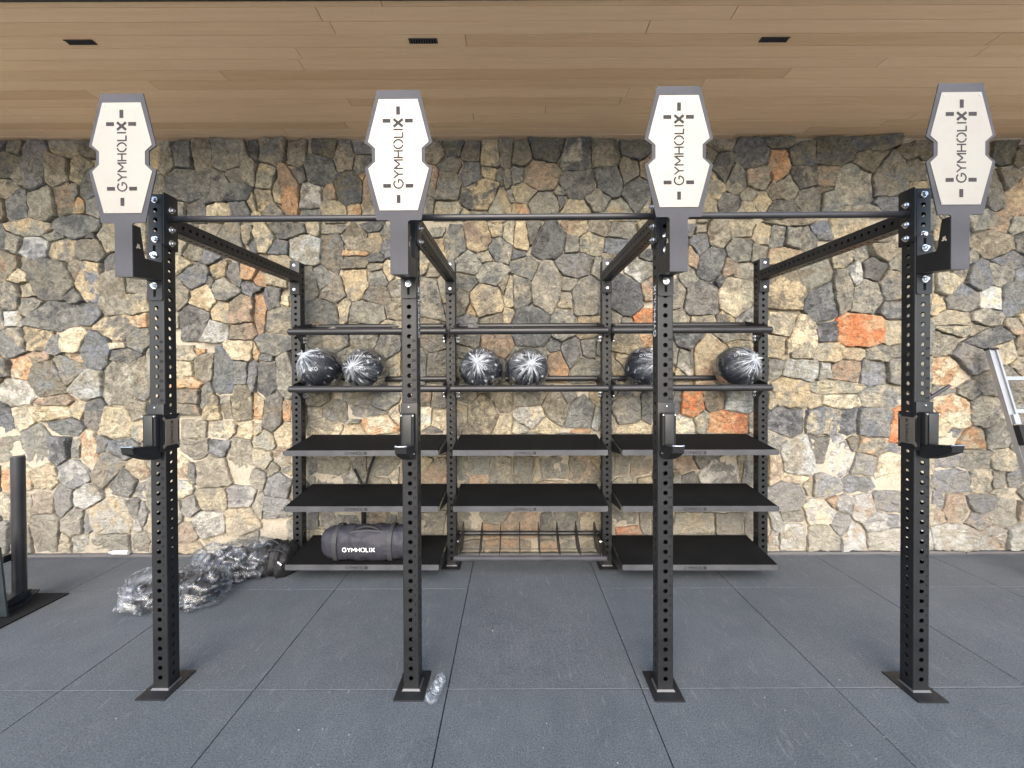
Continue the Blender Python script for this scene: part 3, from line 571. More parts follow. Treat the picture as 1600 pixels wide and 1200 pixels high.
# ================================================================== RACK
PITCH = .05
def tube_holes(L, z0, hr, w=.08, skip=lambda face, z: False, faces='NESW', rad=.006, seg=16):
    """square tube along z with drilled faces; faces N(+y) S(-y) E(+x) W(-x)"""
    mb = MB(); h = w/2; fw = h-rad
    def put(face, u, z, d=0):
        k = h-d
        return {'S': (u, -k, z), 'N': (-u, k, z), 'E': (k, u, z), 'W': (-k, -u, z)}[face]
    zs = []; z = z0
    while z+.012 < L: zs.append(z); z += PITCH
    ang = sorted(set([2*math.pi*k/seg+.0001 for k in range(seg)]))
    for face in 'NESW':
        prev = 0.0
        for z in zs:
            if face not in faces or skip(face, z): continue
            a, b = max(z-PITCH/2, 0), min(z+PITCH/2, L)
            if a > prev+1e-5: mb.add([put(face, -fw, prev), put(face, fw, prev), put(face, fw, a), put(face, -fw, a)], [(0, 1, 2, 3)])
            inn, out = [], []
            corners = [math.atan2(b-z, fw), math.atan2(b-z, -fw), math.atan2(a-z, -fw)+2*math.pi, math.atan2(a-z, fw)+2*math.pi]
            aa = sorted(ang+corners)
            for t in aa:
                c, s = math.cos(t), math.sin(t); inn.append((c*hr, z+s*hr))
                k = min(fw/abs(c) if abs(c) > 1e-6 else 1e9, ((b-z)/s if s > 1e-6 else ((a-z)/s if s < -1e-6 else 1e9))); out.append((c*k, z+s*k))
            n = len(aa); vs = [put(face, *p) for p in out]+[put(face, *p) for p in inn]+[put(face, p[0], p[1], .004) for p in inn]
            mb.add(vs, [(i, (i+1) % n, n+(i+1) % n, n+i) for i in range(n)]+[(n+i, n+(i+1) % n, 2*n+(i+1) % n, 2*n+i) for i in range(n)])
            prev = b
        if prev < L-1e-5: mb.add([put(face, -fw, prev), put(face, fw, prev), put(face, fw, L), put(face, -fw, L)], [(0, 1, 2, 3)])
    for sx, sy in ((1, 1), (-1, 1), (-1, -1), (1, -1)):
        pts = [(sx*(fw+rad*math.cos(R(q))), sy*(fw+rad*math.sin(R(q)))) for q in (0, 30, 60, 90)]
        for p, q in zip(pts[:-1], pts[1:]): mb.add([(p[0], p[1], 0), (q[0], q[1], 0), (q[0], q[1], L), (p[0], p[1], L)], [(0, 1, 2, 3)])
    return mb
H_POST = 2.54; Z_HOLE = .062
m_post = tube_holes(H_POST, Z_HOLE, .0118).mesh('upright', 'black_steel', 40)
m_post_brand = {}
for f in 'EW': m_post_brand[f] = tube_holes(H_POST, Z_HOLE, .0118, skip=lambda face, z, f=f: face == f and 1.76 < z < 2.10).mesh('upright', 'black_steel', 40)
mb = MB(); mb.box(-.0397, .0397, -.0397, .0397, H_POST-.002, H_POST+.003, .002); m_cap = mb.mesh('end_cap', 'black_rubber')
mb = MB(); mb.box(-.075, .075, -.105, .105, 0, .008, .0015)
for sx in (-1, 1):
    for sy in (-1, 1): mb.cyl((sx*.055, sy*.083, .0082), (sx*.055, sy*.083, .0088), .008, 14)
m_base = mb.mesh('base_plate', 'black_steel', 40)
mb = MB(); r4 = [(-.041, -.041), (.041, -.041), (.041, .041), (-.041, .041)]
o4 = [(-.047, -.047), (.047, -.047), (.047, .047), (-.047, .047)]
for i in range(4):
    j = (i+1) % 4; mb.add([(*o4[i], .0082), (*o4[j], .0082), (*r4[j], .017), (*r4[i], .017)], [(0, 1, 2, 3)])
m_weld = mb.mesh('weld', 'bare_weld')
def bolt_mesh():
    mb = MB(); mb.cyl((0, 0, 0), (0, -.003, 0), .0165, 20); mb.cyl((0, -.003, 0), (0, -.012, 0), .0125, 6); mb.cyl((0, -.012, 0), (0, -.014, 0), .0115, 6, .009); mb.cyl((0, -.014, 0), (0, -.021, 0), .0062, 12); return mb.mesh('bolt', 'zinc', 30)
m_bolt = bolt_mesh()
mb = MB(); mb.cyl((0, 0, 0), (0, -.003, 0), .0155, 20); mb.cyl((0, -.003, 0), (0, -.013, 0), .0125, 6, .0118); mb.cyl((0, -.013, 0), (0, -.0145, 0), .0105, 16, .008); m_head = mb.mesh('bolt', 'zinc', 30)
mb = MB()
for nmb in range(1, 31):
    text_mb(mb, str(nmb), .0125, lambda u, v, d, nmb=nmb: (.0235+u, -.04-d, Z_HOLE+PITCH*(nmb+4.5)+v+.003), .17, .14)
m_nums = mb.mesh('number_scale', 'ink_black')
rig = empty('training_rack', (.132, 2.2, 0), R(-.5))
tag(rig, 'large black steel rack of drilled uprights with shelves, ball rails and four white target boards', 'rack')
PX = [-1.948, -.654, .645, 1.937]; YB = 1.38
uprights = []
for iy, yy in ((0, 0), (1, YB)):
    for ix, xx in enumerate(PX):
        me = m_post if iy or ix in (0, 3) else m_post_brand['E' if ix == 1 else 'W']
        u = link('upright', me, rig, (xx, yy, .008)); uprights.append(u)
        link('end_cap', m_cap, u); tag(link('number_scale', m_nums, u), kind='stuff')
        for nm, mm in (('base_plate', m_base), ('weld', m_weld)): link(nm, mm, u, (0, 0, -.008))
        yo = -.041
        if iy == 0:
            for z in (2.512, 2.312): link('bolt', m_head, u, (0, -.0405, z))
            if ix in (1, 2):
                s = 1 if ix == 1 else -1; mb = MB()
                text_mb(mb, 'GYMHOLIX', .036, lambda a, b, d, s=s: (s*(.04+d), -s*b, 1.94+a), .17, .14, 1.4)
                # letters read upwards on the side face
                link('brand_lettering', mb.mesh('brand_lettering', 'white_paint'), u)
        else:
            for z in (2.512, 2.312): link('bolt', m_bolt, u, (0, -.050, z))
# front-to-back crossmembers with end flanges
LB = YB-.08-.018
mb_beam = tube_holes(LB, .044, .0095)
m_beam = mb_beam.mesh('crossmember', 'black_steel', 40)
mb = MB(); mb.box(-.04, .04, 0, .008, -.14, .14, .003); m_flange = mb.mesh('flange', 'black_steel', 40)
for xx in PX:
    b = link('crossmember', m_beam, rig, (xx, .04+.009, 2.42), (R(-90), 0, 0))
    link('flange', m_flange, b, (0, 0, .0), (R(90), 0, 0)); link('flange', m_flange, b, (0, 0, LB-.0075), (R(90), 0, 0))
# pull-up bars between the front uprights
mb = MB(); mb.box(0, .007, -.041, .041, -.15, .125, .003); m_sflange = mb.mesh('flange', 'black_steel', 40)
for i in range(3):
    L = PX[i+1]-PX[i]-.08
    mb = MB(); mb.cyl((.007, 0, 0), (L-.007, 0, 0), .0165, 20); mb.cyl((.007, 0, 0), (.016, 0, 0), .022, 20); mb.cyl((L-.016, 0, 0), (L-.007, 0, 0), .022, 20)
    b = link('pull_up_bar', mb.mesh('pull_up_bar', 'black_pipe', 40), rig, (PX[i]+.0407, 0, 2.435))
    link('flange', m_sflange, b); link('flange', m_sflange, b, (L-.0085, 0, 0))
    for z in (.045, -.055, -.125):
        link('bolt', m_bolt, b, (.0072, 0, z), (0, 0, R(90))); link('bolt', m_bolt, b, (L-.0087, 0, z), (0, 0, R(-90)))
# ball rails on the back uprights: two tubes per tier on angled end brackets, rear tube higher
mb = MB(); prof = [(-.185, -.035), (-.135, -.04), (.02, -.10), (.045, -.10), (.045, .0), (.20, .085), (.20, .035), (.16, .03), (.05, -.03)]
prof = [(-.175, -.030), (-.13, -.032), (-.035, -.105), (.035, -.105), (.04, -.02), (.185, .033), (.185, .083), (.15, .085), (-.14, .03), (-.175, .022)]
mb.prism(prof, 'x', 0, .006); m_rbr = mb.mesh('end_bracket', 'black_steel')
for zz in (1.975, 1.512):
    for i in range(3):
        x0, x1 = PX[i]+.0403, PX[i+1]-.0403
        ov0, ov1 = (.028 if i == 0 else .02), (.028 if i == 2 else .02)
        mb = MB(); mb.cyl((x0-ov0, YB-.163, zz-.016), (x1+ov1, YB-.163, zz-.016), .0275, 22)
        for xe, sg in ((x0-ov0, -1), (x1+ov1, 1)): mb.cyl((xe, YB-.163, zz-.016), (xe+sg*.012, YB-.163, zz-.016), .0275, 22, .016)
        rl = link('ball_rail', mb.mesh('ball_rail', 'black_pipe', 35), rig)
        mb = MB(); mb.cyl((x0+.0065, YB+.165, zz+.057), (x1-.0065, YB+.165, zz+.057), .0245, 20); link('rear_tube', mb.mesh('rear_tube', 'black_pipe', 40), rl)
        for xe in (x0+.0004, x1-.0064): link('end_bracket', m_rbr, rl, (xe, YB, zz))
        for xe, sg in ((x0+.0066, 1), (x1-.0066, -1)):
            for dz in (-.058, -.088): link('bolt', m_bolt, rl, (xe, YB, zz+dz), (0, 0, R(90*sg)))
# shelves, tilted forward
SH_Y0, SH_Y1, RISE = -.335+YB, .115+YB, .052
def shelf(i, zf):
    x0, x1 = PX[i]+.041, PX[i+1]-.041; xm = (x0+x1)/2; w = 1.186/2
    mb = MB(); yA, yB = SH_Y0, SH_Y1
    mb.prism([(yA+.006, zf-.004), (yB, zf-.004+RISE), (yB, zf-.0005+RISE), (yA+.006, zf-.0005)], 'x', xm-w, xm+w)
    s = link('shelf', mb.mesh('shelf', 'black_steel'), rig)
    mb = MB(); mb.prism([(yA+.008, zf), (yB-.004, zf+RISE), (yB-.004, zf+.005+RISE), (yA+.008, zf+.004)], 'x', xm-w+.004, xm+w-.004); link('shelf_mat', mb.mesh('shelf_mat', 'shelf_mat'), s)
    rr = .010; c = []
    for cx, cz, a0 in ((w-rr, -.036+rr, -90), (w-rr, .006-.003, 0), (-w+rr, .006-.003, 90), (-w+rr, -.036+rr, 180)):
        for q in range(0, 91, 30): c.append((xm+cx+(rr if cz < 0 else .003)*math.cos(R(a0+q))+(0 if cz < 0 else math.copysign(rr-.003, cx)), zf+cz+(rr if cz < 0 else .003)*math.sin(R(a0+q))))
    mb = MB(); mb.prism(c, 'y', yA, yA+.005); link('front_lip', mb.mesh('front_lip', 'lip_sheen_grey'), s)
    mb = MB(); mb.box(xm-w, xm+w, yB, yB+.004, zf+RISE-.03, zf+RISE+.006); link('back_lip', mb.mesh('back_lip', 'black_steel'), s)
    for xe in (x0+.0002, x1-.0042):
        mb = MB(); mb.prism([(yA+.012, zf-.030), (YB-.04, zf-.062), (YB+.04, zf-.062), (YB+.04, zf+.040), (yA+.012, zf-.006)], 'x', xe, xe+.004)
        link('side_plate', mb.mesh('side_plate', 'black_steel'), s)
    mb = MB(); text_mb(mb, 'GYMHOLIX', .023, lambda u, v, d: (xm-.04+u, yA-d, zf-.0165+v), .13, .16); link('brand_lettering', mb.mesh('brand_lettering', 'ink_black'), s)
    for xe, sg in ((x0+.0043, 1), (x1-.0043, -1)): link('bolt', m_head, s, (xe, YB, zf-.02), (0, 0, R(90*sg)))
for zf in (1.027, .597, .147):
    for i in range(3):
        if i == 1 and zf < .3: continue
        shelf(i, zf)
# plate holder at the foot of the middle bay
x0, x1 = PX[1]+.041, PX[2]-.041
mb = MB(); mb.cyl((x0+.01, YB-.235, .158), (x1-.01, YB-.235, .158), .0205, 20); ph = link('plate_holder', mb.mesh('plate_holder', 'board_grey', 40), rig)
mb = MB(); mb.cyl((x0+.006, YB+.11, .225), (x1-.006, YB+.11, .225), .019, 18); link('rear_tube', mb.mesh('rear_tube', 'black_pipe', 40), ph)
mb = MB(); mb.cyl((x0+.03, YB+.0, .134), (x1-.03, YB+.0, .134), .004, 8); link('rod', mb.mesh('rod', 'bare_weld', 40), ph)
mb = MB(); mb.prism([(YB-.237, .174), (YB-.222, .172), (YB+.0, .13), (YB+.13, .205), (YB+.135, .255), (YB+.10, .325), (YB+.085, .335), (YB-.225, .19)], 'x', -.003, .003); m_fin = mb.mesh('divider', 'black_steel')
for k in range(8): link('divider', m_fin, ph, (x0+.045+(x1-x0-.09)*k/7, 0, 0))
for xe in (x0+.0004, x1-.0064):
    mb = MB(); mb.prism([(YB-.25, .140), (YB-.235, .132), (YB+.04, .10), (YB+.13, .20), (YB+.12, .25), (YB-.03, .27), (YB-.245, .178)], 'x', xe, xe+.006); link('side_plate', mb.mesh('side_plate', 'black_steel'), ph)
for xe, sg in ((x0+.0068, 1), (x1-.0068, -1)): link('bolt', m_head, ph, (xe, YB-.02, .205), (0, 0, R(90*sg)))

# target boards on arms in front of the front uprights
def coffin(top, sh, nt, no, bot, t0, t1, t2, t3, t4, t5):
    hl = [(top, t0), (sh, t1), (no, t2), (no, t3), (sh, t4), (bot, t5)]
    return hl, [(a, b) for a, b in hl]+[(-a, b) for a, b in hl[::-1]]
ZT = 2.945; ZL = ZT-.602
hl, _ = coffin(.100, .158, 0, .124, .104, ZT, ZT-.243, ZT-.268, ZT-.333, ZT-.360, ZL)
board = hl+[(.053, ZL), (.0445, ZL-.004), (.0415, ZL-.012), (.0415, ZL-.252), (-.0415, ZL-.252), (-.0415, ZL-.012), (-.0445, ZL-.004), (-.053, ZL)]+[(-a, b) for a, b in hl[::-1]]
mb = MB(); mb.prism(board, 'y', -.218, -.212)
m_board = mb.mesh('target_board', 'board_grey')
hp, pan = coffin(.0905, .141, 0, .108, .0885, ZT-.043, ZT-.240, ZT-.270, ZT-.331, ZT-.363, ZT-.557)
mb = MB(); mb.prism(pan, 'y', -.2205, -.2183); m_pan = mb.mesh('face_panel', 'target_panel')
mb = MB(); YF = -.2205; zc = ZT-.302
text_mb(mb, 'GYMHOLIX', .0465, lambda u, v, d: (-v, YF-d, ZT-.2946+u), .14, .095, 1.8)
MARKS = ((0, ZT-.096, .017, .037), (0, ZT-.505, .017, .037), (-.054, ZT-.143, .036, .017), (.050, ZT-.143, .036, .017), (-.053, ZT-.444, .036, .017), (.051, ZT-.444, .036, .017))
m_mark = []
for (rx, rz, rw, rh) in MARKS:
    q = MB(); q.box(-rw/2, rw/2, -.0012, -.0003, -rh/2, rh/2); m_mark.append(q.mesh('logo_mark', 'grey_slot'))
m_tletter = mb.mesh('logo_lettering', 'grey_slot')
mb = MB()
for sx, z, q in ((-1, ZT-.057, .082), (1, ZT-.057, .082), (-1, ZT-.545, .083), (1, ZT-.545, .083)): mb.cyl((sx*q, YF, z), (sx*q, YF-.0015, z), .0035, 10)
m_screws = mb.mesh('screw', 'brushed_badge')
mb = MB(); mb.cyl((0, 0, 0), (0, -.0016, 0), .0036, 10, .0028); m_screw = mb.mesh('screw', 'brushed_badge')
mb = MB(); zb = ZL-.252
arm_prof = [(-.2118, zb+.001), (-.0487, zb+.020), (-.0487, zb+.108), (-.145, zb+.104), (-.152, zb+.120), (-.172, ZL-.006), (-.2118, ZL-.006)]
mb.prism(arm_prof, 'x', -.04, -.036); mb.prism(arm_prof, 'x', .036, .04)
mb.add([(-.036, -.2116, zb+.001), (.036, -.2116, zb+.001), (.036, -.047, zb+.020), (-.036, -.047, zb+.020)], [(0, 1, 2, 3)])
mb.add([(-.036, -.15, zb+.104), (.036, -.15, zb+.104), (.036, -.047, zb+.108), (-.036, -.047, zb+.108)], [(0, 1, 2, 3)])
m_arm = mb.mesh('arm', 'black_steel')
mb = MB(); rr = .01; pl = []
for cx, cz, a0 in ((.039-rr, 2.303-rr, 0), (-.039+rr, 2.303-rr, 90), (-.039+rr, 2.008+rr, 180), (.039-rr, 2.008+rr, 270)):
    for q in range(0, 91, 30): pl.append((cx+rr*math.cos(R(a0+q)), cz+rr*math.sin(R(a0+q))))
mb.prism(pl, 'y', -.0485, -.0406); m_mount = mb.mesh('mount_plate', 'black_steel')
mb = MB()
for z in (2.270, 2.045): mb.prism([(.0065*math.cos(R(a)), z+math.copysign(.013, math.sin(R(a)))+.0065*math.sin(R(a))) for a in range(5, 365, 20)], 'y', -.0493, -.0487)
m_slot = mb.mesh('slot', 'ink_black')
def emblem(s):
    mb = MB()
    for a in (90, 215, 325, 40):
        d = Vector((math.cos(R(a)), math.sin(R(a)))); nn = Vector((-d.y, d.x)); L = .014
        q = [d*.001+nn*.004, d*L+nn*.0055, d*(L-.003)-nn*.003, d*.001-nn*.004]
        mb.add([(s*(.0404+.0001*a/90), -.186+p.x, zb+.150+p.y) for p in q], [(0, 1, 2, 3)])
    return mb.mesh('emblem', 'emblem_tan')
for ix, xx in enumerate(PX):
    tb = link('target_board', m_board, rig, (xx, 0, (0, .004, .010, .012)[ix]))
    link('face_panel', m_pan, tb); link('logo_lettering', m_tletter, tb); link('arm', m_arm, tb); link('mount_plate', m_mount, tb); link('slot', m_slot, tb)
    for sx, z, q in ((-1, ZT-.057, .082), (1, ZT-.057, .082), (-1, ZT-.545, .083), (1, ZT-.545, .083)): link('screw', m_screw, tb, (sx*q, YF, z))
    for z in (2.238, 2.082): link('bolt', m_bolt, tb, (0, -.0487, z))
    link('emblem', emblem(1 if ix < 2 else -1), tb)
    for (rx, rz, rw, rh), mm in zip(MARKS, m_mark): link('logo_mark', mm, tb, (rx, YF, rz))

# ================================================================== J-CUPS (hung on the front uprights, each a thing)
jl = ['black steel barbell hook on the front upright nearest the sled', 'black steel barbell hook on the front upright beside the crumpled plastic bottle',
      'black steel barbell hook on the front upright before the right-hand shelves', 'black steel barbell hook on the front upright nearest the ladder']
for ix, xx in enumerate(PX):
    c = math.cos(R(-.5)); sn = math.sin(R(-.5)); wx, wy = .132+xx*c, 2.2+xx*sn
    s = (1, -1, 1, -1)[ix]                                 # side on which the badge plate wraps round the upright
    j = empty('barbell_hook', (wx, wy, 1.235), R(-.5)); tag(j, jl[ix], 'barbell hook', 'barbell hooks on the front uprights')
    yf = -.0407
    mb = MB(); mb.box(-.043, .043, yf-.012, yf-.0004, 0, .245, .003); link('back_plate', mb.mesh('back_plate', 'black_steel', 40), j)
    mb = MB(); mb.box(-.033, .033, yf-.050, yf-.0125, .035, .195, .004); link('block', mb.mesh('block', 'black_rubber', 40), j)
    mb = MB(); mb.box(-.022, .022, yf-.058, yf-.0505, .040, .190, .003); link('pad', mb.mesh('pad', 'pad_plastic', 40), j)
    mb = MB(); mb.prism([(yf-.0125, -.030), (yf-.050, -.032), (yf-.085, -.020), (yf-.125, -.002), (yf-.168, .020), (yf-.176, .052), (yf-.166, .056), (yf-.150, .045), (yf-.070, .034), (yf-.0125, .034)], 'x', -.027, .027)
    link('hook_arm', mb.mesh('hook_arm', 'black_rubber'), j)
    mb = MB(); mb.prism([(yf-.064, .0355), (yf-.150, .0465), (yf-.150, .050), (yf-.064, .040)], 'x', -.025, .025); link('hook_pad', mb.mesh('hook_pad', 'pad_plastic'), j)
    mb = MB(); fl_ = [(-.054, .005), (-.036, .018), (.028, .018), (.046, .003), (.050, .012), (.036, .032), (.036, .138), (.050, .158), (.046, .167), (.028, .152), (-.036, .152), (-.054, .165), (-.058, .156), (-.044, .136), (-.044, .034), (-.058, .014)]
    a, b = (.0417, .0457) if s > 0 else (-.0457, -.0417)
    mb.prism([(y, z+.012) for y, z in fl_], 'x', a, b); bd = link('badge_plate', mb.mesh('badge_plate', 'brushed_badge'), j)
    mb = MB(); text_mb(mb, 'GYMHOLIX', .016, lambda u, v, d: (s*(.0457+d), -.004-s*v, .097+u), .16, .16, 1.4); link('brand_lettering', mb.mesh('brand_lettering', 'ink_black'), bd)
    mb = MB(); a, b = (.0407, .0415) if s > 0 else (-.0415, -.0407); mb.box(a, b, yf-.03, .05, .005, .19); link('side_plate', mb.mesh('side_plate', 'black_rubber'), j)
    for dx, dz, yo in ((.029, .187, .0505), (-.029, .187, .0505), (-.0285*s, -.006, .034), (.0, .228, .012)):
        if True:
            mb = MB(); mb.cyl((dx, yf-yo, dz), (dx, yf-yo-.006, dz), .006, 12, .004); link('screw', mb.mesh('screw', 'zinc', 40), j)
    mb = MB(); mb.cyl((-.022, yf-.170, .0535), (.022, yf-.170, .0535), .0022, 8); link('edge_wire', mb.mesh('edge_wire', 'zinc', 40), j)
    for dx in (-.0235, .0235):
        mb = MB(); mb.cyl((dx, yf-.168, .050), (dx, yf-.174, .056), .006, 10, .0045); link('screw', mb.mesh('screw', 'zinc', 40), j)
    if ix == 3:
        mb = MB(); mb.cyl((.035, .030, .215), (.205, .030, .322), .0085, 12); mb.box(.025, .047, .0, .045, .195, .228, .003); link('release_lever', mb.mesh('release_lever', 'black_pipe', 40), j)

# ================================================================== MEDICINE BALLS
def uv_ball(rad, fn, nu=64, nv=32):
    mb = MB(); pl = []
    for iv in range(nv+1):
        th = math.pi*iv/nv
        for iu in range(nu):
            ph = 2*math.pi*iu/nu; d = Vector((math.sin(th)*math.cos(ph), math.sin(th)*math.sin(ph), math.cos(th))); p, w = fn(d, th, ph); mb.v.append(tuple(p)); pl.append(w)
    for iv in range(nv):
        for iu in range(nu): mb.f.append((iv*nu+iu, iv*nu+(iu+1) % nu, (iv+1)*nu+(iu+1) % nu, (iv+1)*nu+iu))
    return mb, pl
def film_mesh(mb, pl, mat, smooth):
    m = bpy.data.meshes.new('plastic_wrap'); m.from_pydata(mb.v, [], mb.f); m.materials.append(MAT[mat])
    at = m.attributes.new('pleat_glint', 'FLOAT', 'POINT'); at.data.foreach_set('value', pl); m.update()
    if smooth: m.shade_smooth()
    return m
RB = .176
def ball(label, wx, wy, wz, kg, knot, seed):
    """knot: direction in which the bag's twist points"""
    t = empty('medicine_ball', (wx, wy, wz)); tag(t, label, 'medicine ball', 'wrapped medicine balls on the rails')
    rr = random.Random(seed)
    mb, _ = uv_ball(RB, lambda d, th, ph: (d*RB*(1+.006*noise.noise(d*2.3+Vector((seed, 0, 0)))), 0), 40, 24)
    # seams: shallow grooves of the six panels
    b = link('ball', mb.mesh('ball', 'ball_vinyl', 180), t)
    mb = MB()
    def on(u, v, d, lon, lat, bow):
        v2 = v-bow*u*u; a = lon+u/RB/math.cos(lat); e = lat+v2/RB; r = RB*1.016+d
        return (r*math.cos(e)*math.sin(a), -r*math.cos(e)*math.cos(a), r*math.sin(e))
    text_mb(mb, 'GYMHOLIX', .024, lambda u, v, d: on(u, v, d, 0, R(38), 1.5), .16, .16, 1.3); text_mb(mb, kg, .028, lambda u, v, d: on(u, v, d, .12, R(2), 0), .15, .14)
    link('brand_lettering', mb.mesh('brand_lettering', 'print_grey'), b)
    q = Vector((0, 0, 1)).rotation_difference(Vector(knot).normalized()); ks = [rr.uniform(0, 6.28) for _ in range(6)]
    def fn(d, th, ph):
        ridge = 0; k = th/math.pi
        s = sum(math.sin(n*ph+ks[i]+1.3*math.sin(2*th+ks[i])) for i, n in enumerate((9, 14, 23, 31)))/4
        sp = max(0, abs(s))
        near = math.exp(-(th/.55)**2); far = math.exp(-(th/1.15)**2)
        r = RB*1.035+.006*s*far*min(1, th*4)+.018*math.exp(-(th/.16)**2)+.010*noise.noise(d*5+Vector((seed*3, 0, 0)))*(1-near)+.012*max(0, k-.45)
        streak = max(0, noise.noise((math.cos(ph)*6, math.sin(ph)*6, th*1.6+seed)))*1.1*math.exp(-(th/.6)**2)+max(0, noise.noise((math.cos(ph)*24, math.sin(ph)*24, th*2.2+seed))-.08)*2.4*math.exp(-(th/.75)**2)*(.5+max(0, noise.noise((math.cos(ph)*2, math.sin(ph)*2, seed+4))*1.6))+max(0, noise.noise(d*6+Vector((seed, 5, 0)))-.42)*1.6  # last term paints white glint patches into the film
        w = .95*math.exp(-(th/.17)**2)+streak*1.35
        return q @ (d*r), min(1, w)
    mb, pl = uv_ball(RB, fn, 208, 48)
    wz_ = link('plastic_wrap', film_mesh(mb, pl, 'clear_film', True), t)
    mb = MB(); pl = []                                    # gathered twist of the bag
    for k in range(9):
        a = rr.uniform(0, 6.28); L = rr.uniform(.025, .05); w = rr.uniform(.006, .012); tilt = rr.uniform(.5, 1.15)
        p0 = Vector((0, 0, RB*1.09)); d = Vector((math.cos(a)*tilt, math.sin(a)*tilt, 1)).normalized(); sd_ = d.cross(Vector((0, 0, 1))).normalized()*w
        P = [p0-sd_*.3, p0+sd_*.3, p0+d*L*.6+sd_, p0+d*L*.6-sd_, p0+d*L+sd_*.9+Vector((0, 0, .004)), p0+d*L-sd_*.7]
        o = len(mb.v); mb.v += [tuple(q @ p) for p in P]; mb.f += [(o, o+1, o+2, o+3), (o+3, o+2, o+4, o+5)]; pl += [.85, .85, .6, .6, .4, .4]
    m = bpy.data.meshes.new('twist'); m.from_pydata(mb.v, [], mb.f); m.materials.append(MAT['clear_film']); at = m.attributes.new('pleat_glint', 'FLOAT', 'POINT'); at.data.foreach_set('value', pl); m.update()
    link('twist', m, wz_)
    return t
by = 2.2+YB+.0; bz = 1.656
def bx(px): return (px-800)/665*by
ball('bagged dark medicine ball at the outer end of the rail, beside the sandbag bay', bx(499), by+.012, bz, '9KG', (-.55, -.75, .75), 11)
ball('bagged dark medicine ball with starburst pleats behind the second upright', bx(570), by+.012, bz, '6KG', (-.25, -1, .10), 22)
ball('bagged dark medicine ball in the middle bay nearer the drilled inner upright', bx(752), by, bz, '6KG', (-.1, -1, .32), 33)
ball('bagged dark medicine ball with central white twist in the middle bay', bx(824), by, bz, '6KG', (.12, -1, .22), 44)
ball('bagged dark medicine ball half hidden behind the third front upright', bx(1009), by-.005, bz, '6KG', (.35, -1, .4), 55)
ball('bagged dark medicine ball at the far end of the rail toward the ladder', bx(1151), by-.01, bz, '9KG', (.35, -.9, .42), 66)

# ================================================================== BAGS
def bag_mesh(L, rx, rz, seed, n1=48, n2=36, lump=.012, mat='bag_fabric', k=3.2):
    """soft cylinder along x resting on z=0"""
    mb = MB()
    for i in range(n1+1):
        u = -1+2*i/n1; prof = (1-abs(u)**k)**(1/k) if abs(u) < 1 else 0
        prof = max(prof, .02)
        for j in range(n2):
            a = 2*math.pi*j/n2; ca, sa = math.cos(a), math.sin(a)
            e = .82; y = rx*prof*math.copysign(abs(ca)**e, ca); z = rz*(.35+.65*prof)*math.copysign(abs(sa)**e, sa)
            if abs(u) == 1: y *= .3; z *= .6
            d = lump*noise.noise((u*6, ca*2+seed, sa*2))+lump*.5*noise.noise((u*18, ca*5+seed, sa*5)); y *= 1+d/rx*1.0; z *= 1+d/rz
            z = max(z, -rz*.80)
            mb.v.append((u*L/2, y, z+rz*.80))
    for i in range(n1):
        for j in range(n2): mb.f.append((i*n2+j, i*n2+(j+1) % n2, (i+1)*n2+(j+1) % n2, (i+1)*n2+j))
    mb.f += [tuple(range(n2)), tuple(range(n1*n2, (n1+1)*n2))]
    return mb.mesh('bag', mat, 70)
def strap(x, rx, rz, w, th=.003, off=.006):
    mb = MB(); pts = []
    for a in range(-40, 221, 10):
        ca, sa = math.cos(R(a)), math.sin(R(a)); e = .82
        pts.append((-(rx+off)*math.copysign(abs(ca)**e, ca), max((rz+off)*math.copysign(abs(sa)**e, sa), -rz*.78)+rz*.80))
    n = len(pts)
    for q in range(n): mb.v += [(x-w/2, pts[q][0], pts[q][1]), (x+w/2, pts[q][0], pts[q][1])]
    mb.f = [(2*q, 2*q+1, 2*q+3, 2*q+2) for q in range(n-1)]
    return mb
def loop(x0, x1, y, z, hgt, r=.012, lean=0):
    pts = [(x0+(x1-x0)*t/12, y+lean*math.sin(math.pi*t/12), z+hgt*math.sin(math.pi*t/12)**.7) for t in range(13)]
    return MB().tube(pts, r, 10)
tilt = math.atan2(RISE, SH_Y1-SH_Y0)
sbx, sby = (577-800)/665*3.40, 3.40
sb = empty('sandbag', (sbx, sby, .147+.0055+RISE*(sby-2.2-SH_Y0)/(SH_Y1-SH_Y0)+.0), R(-.5)); sb.rotation_euler = (tilt, 0, R(-.5))
tag(sb, 'dark grey training sandbag with white lettering lying on the lowest shelf', 'sandbag')
SL, SX, SZ = .75, .125, .135
link('body', bag_mesh(SL, SX, SZ, 4.2), sb)
for x in (-.235, .19): link('strap', strap(x, SX, SZ, .035).mesh('strap', 'strap_fabric', 60), sb)
link('handle', loop(-.09, .10, -.055, SZ*1.70, .035).mesh('handle', 'black_fabric', 60), sb)
mb = MB(); mb.tube([(-.13, -.07, SZ*1.62), (-.06, -.062, SZ*1.70), (.02, -.06, SZ*1.72), (.12, -.065, SZ*1.67)], .012, 8); link('grip', mb.mesh('grip', 'strap_fabric', 60), sb)
mb = MB(); text_mb(mb, 'GYMHOLIX', .035, lambda u, v, d: (-.04+u, -SX-.014-d+.05*max(0, v)**1.0*.4, .118+v), .17, .12, 1.4); link('brand_lettering', mb.mesh('brand_lettering', 'white_paint'), sb)

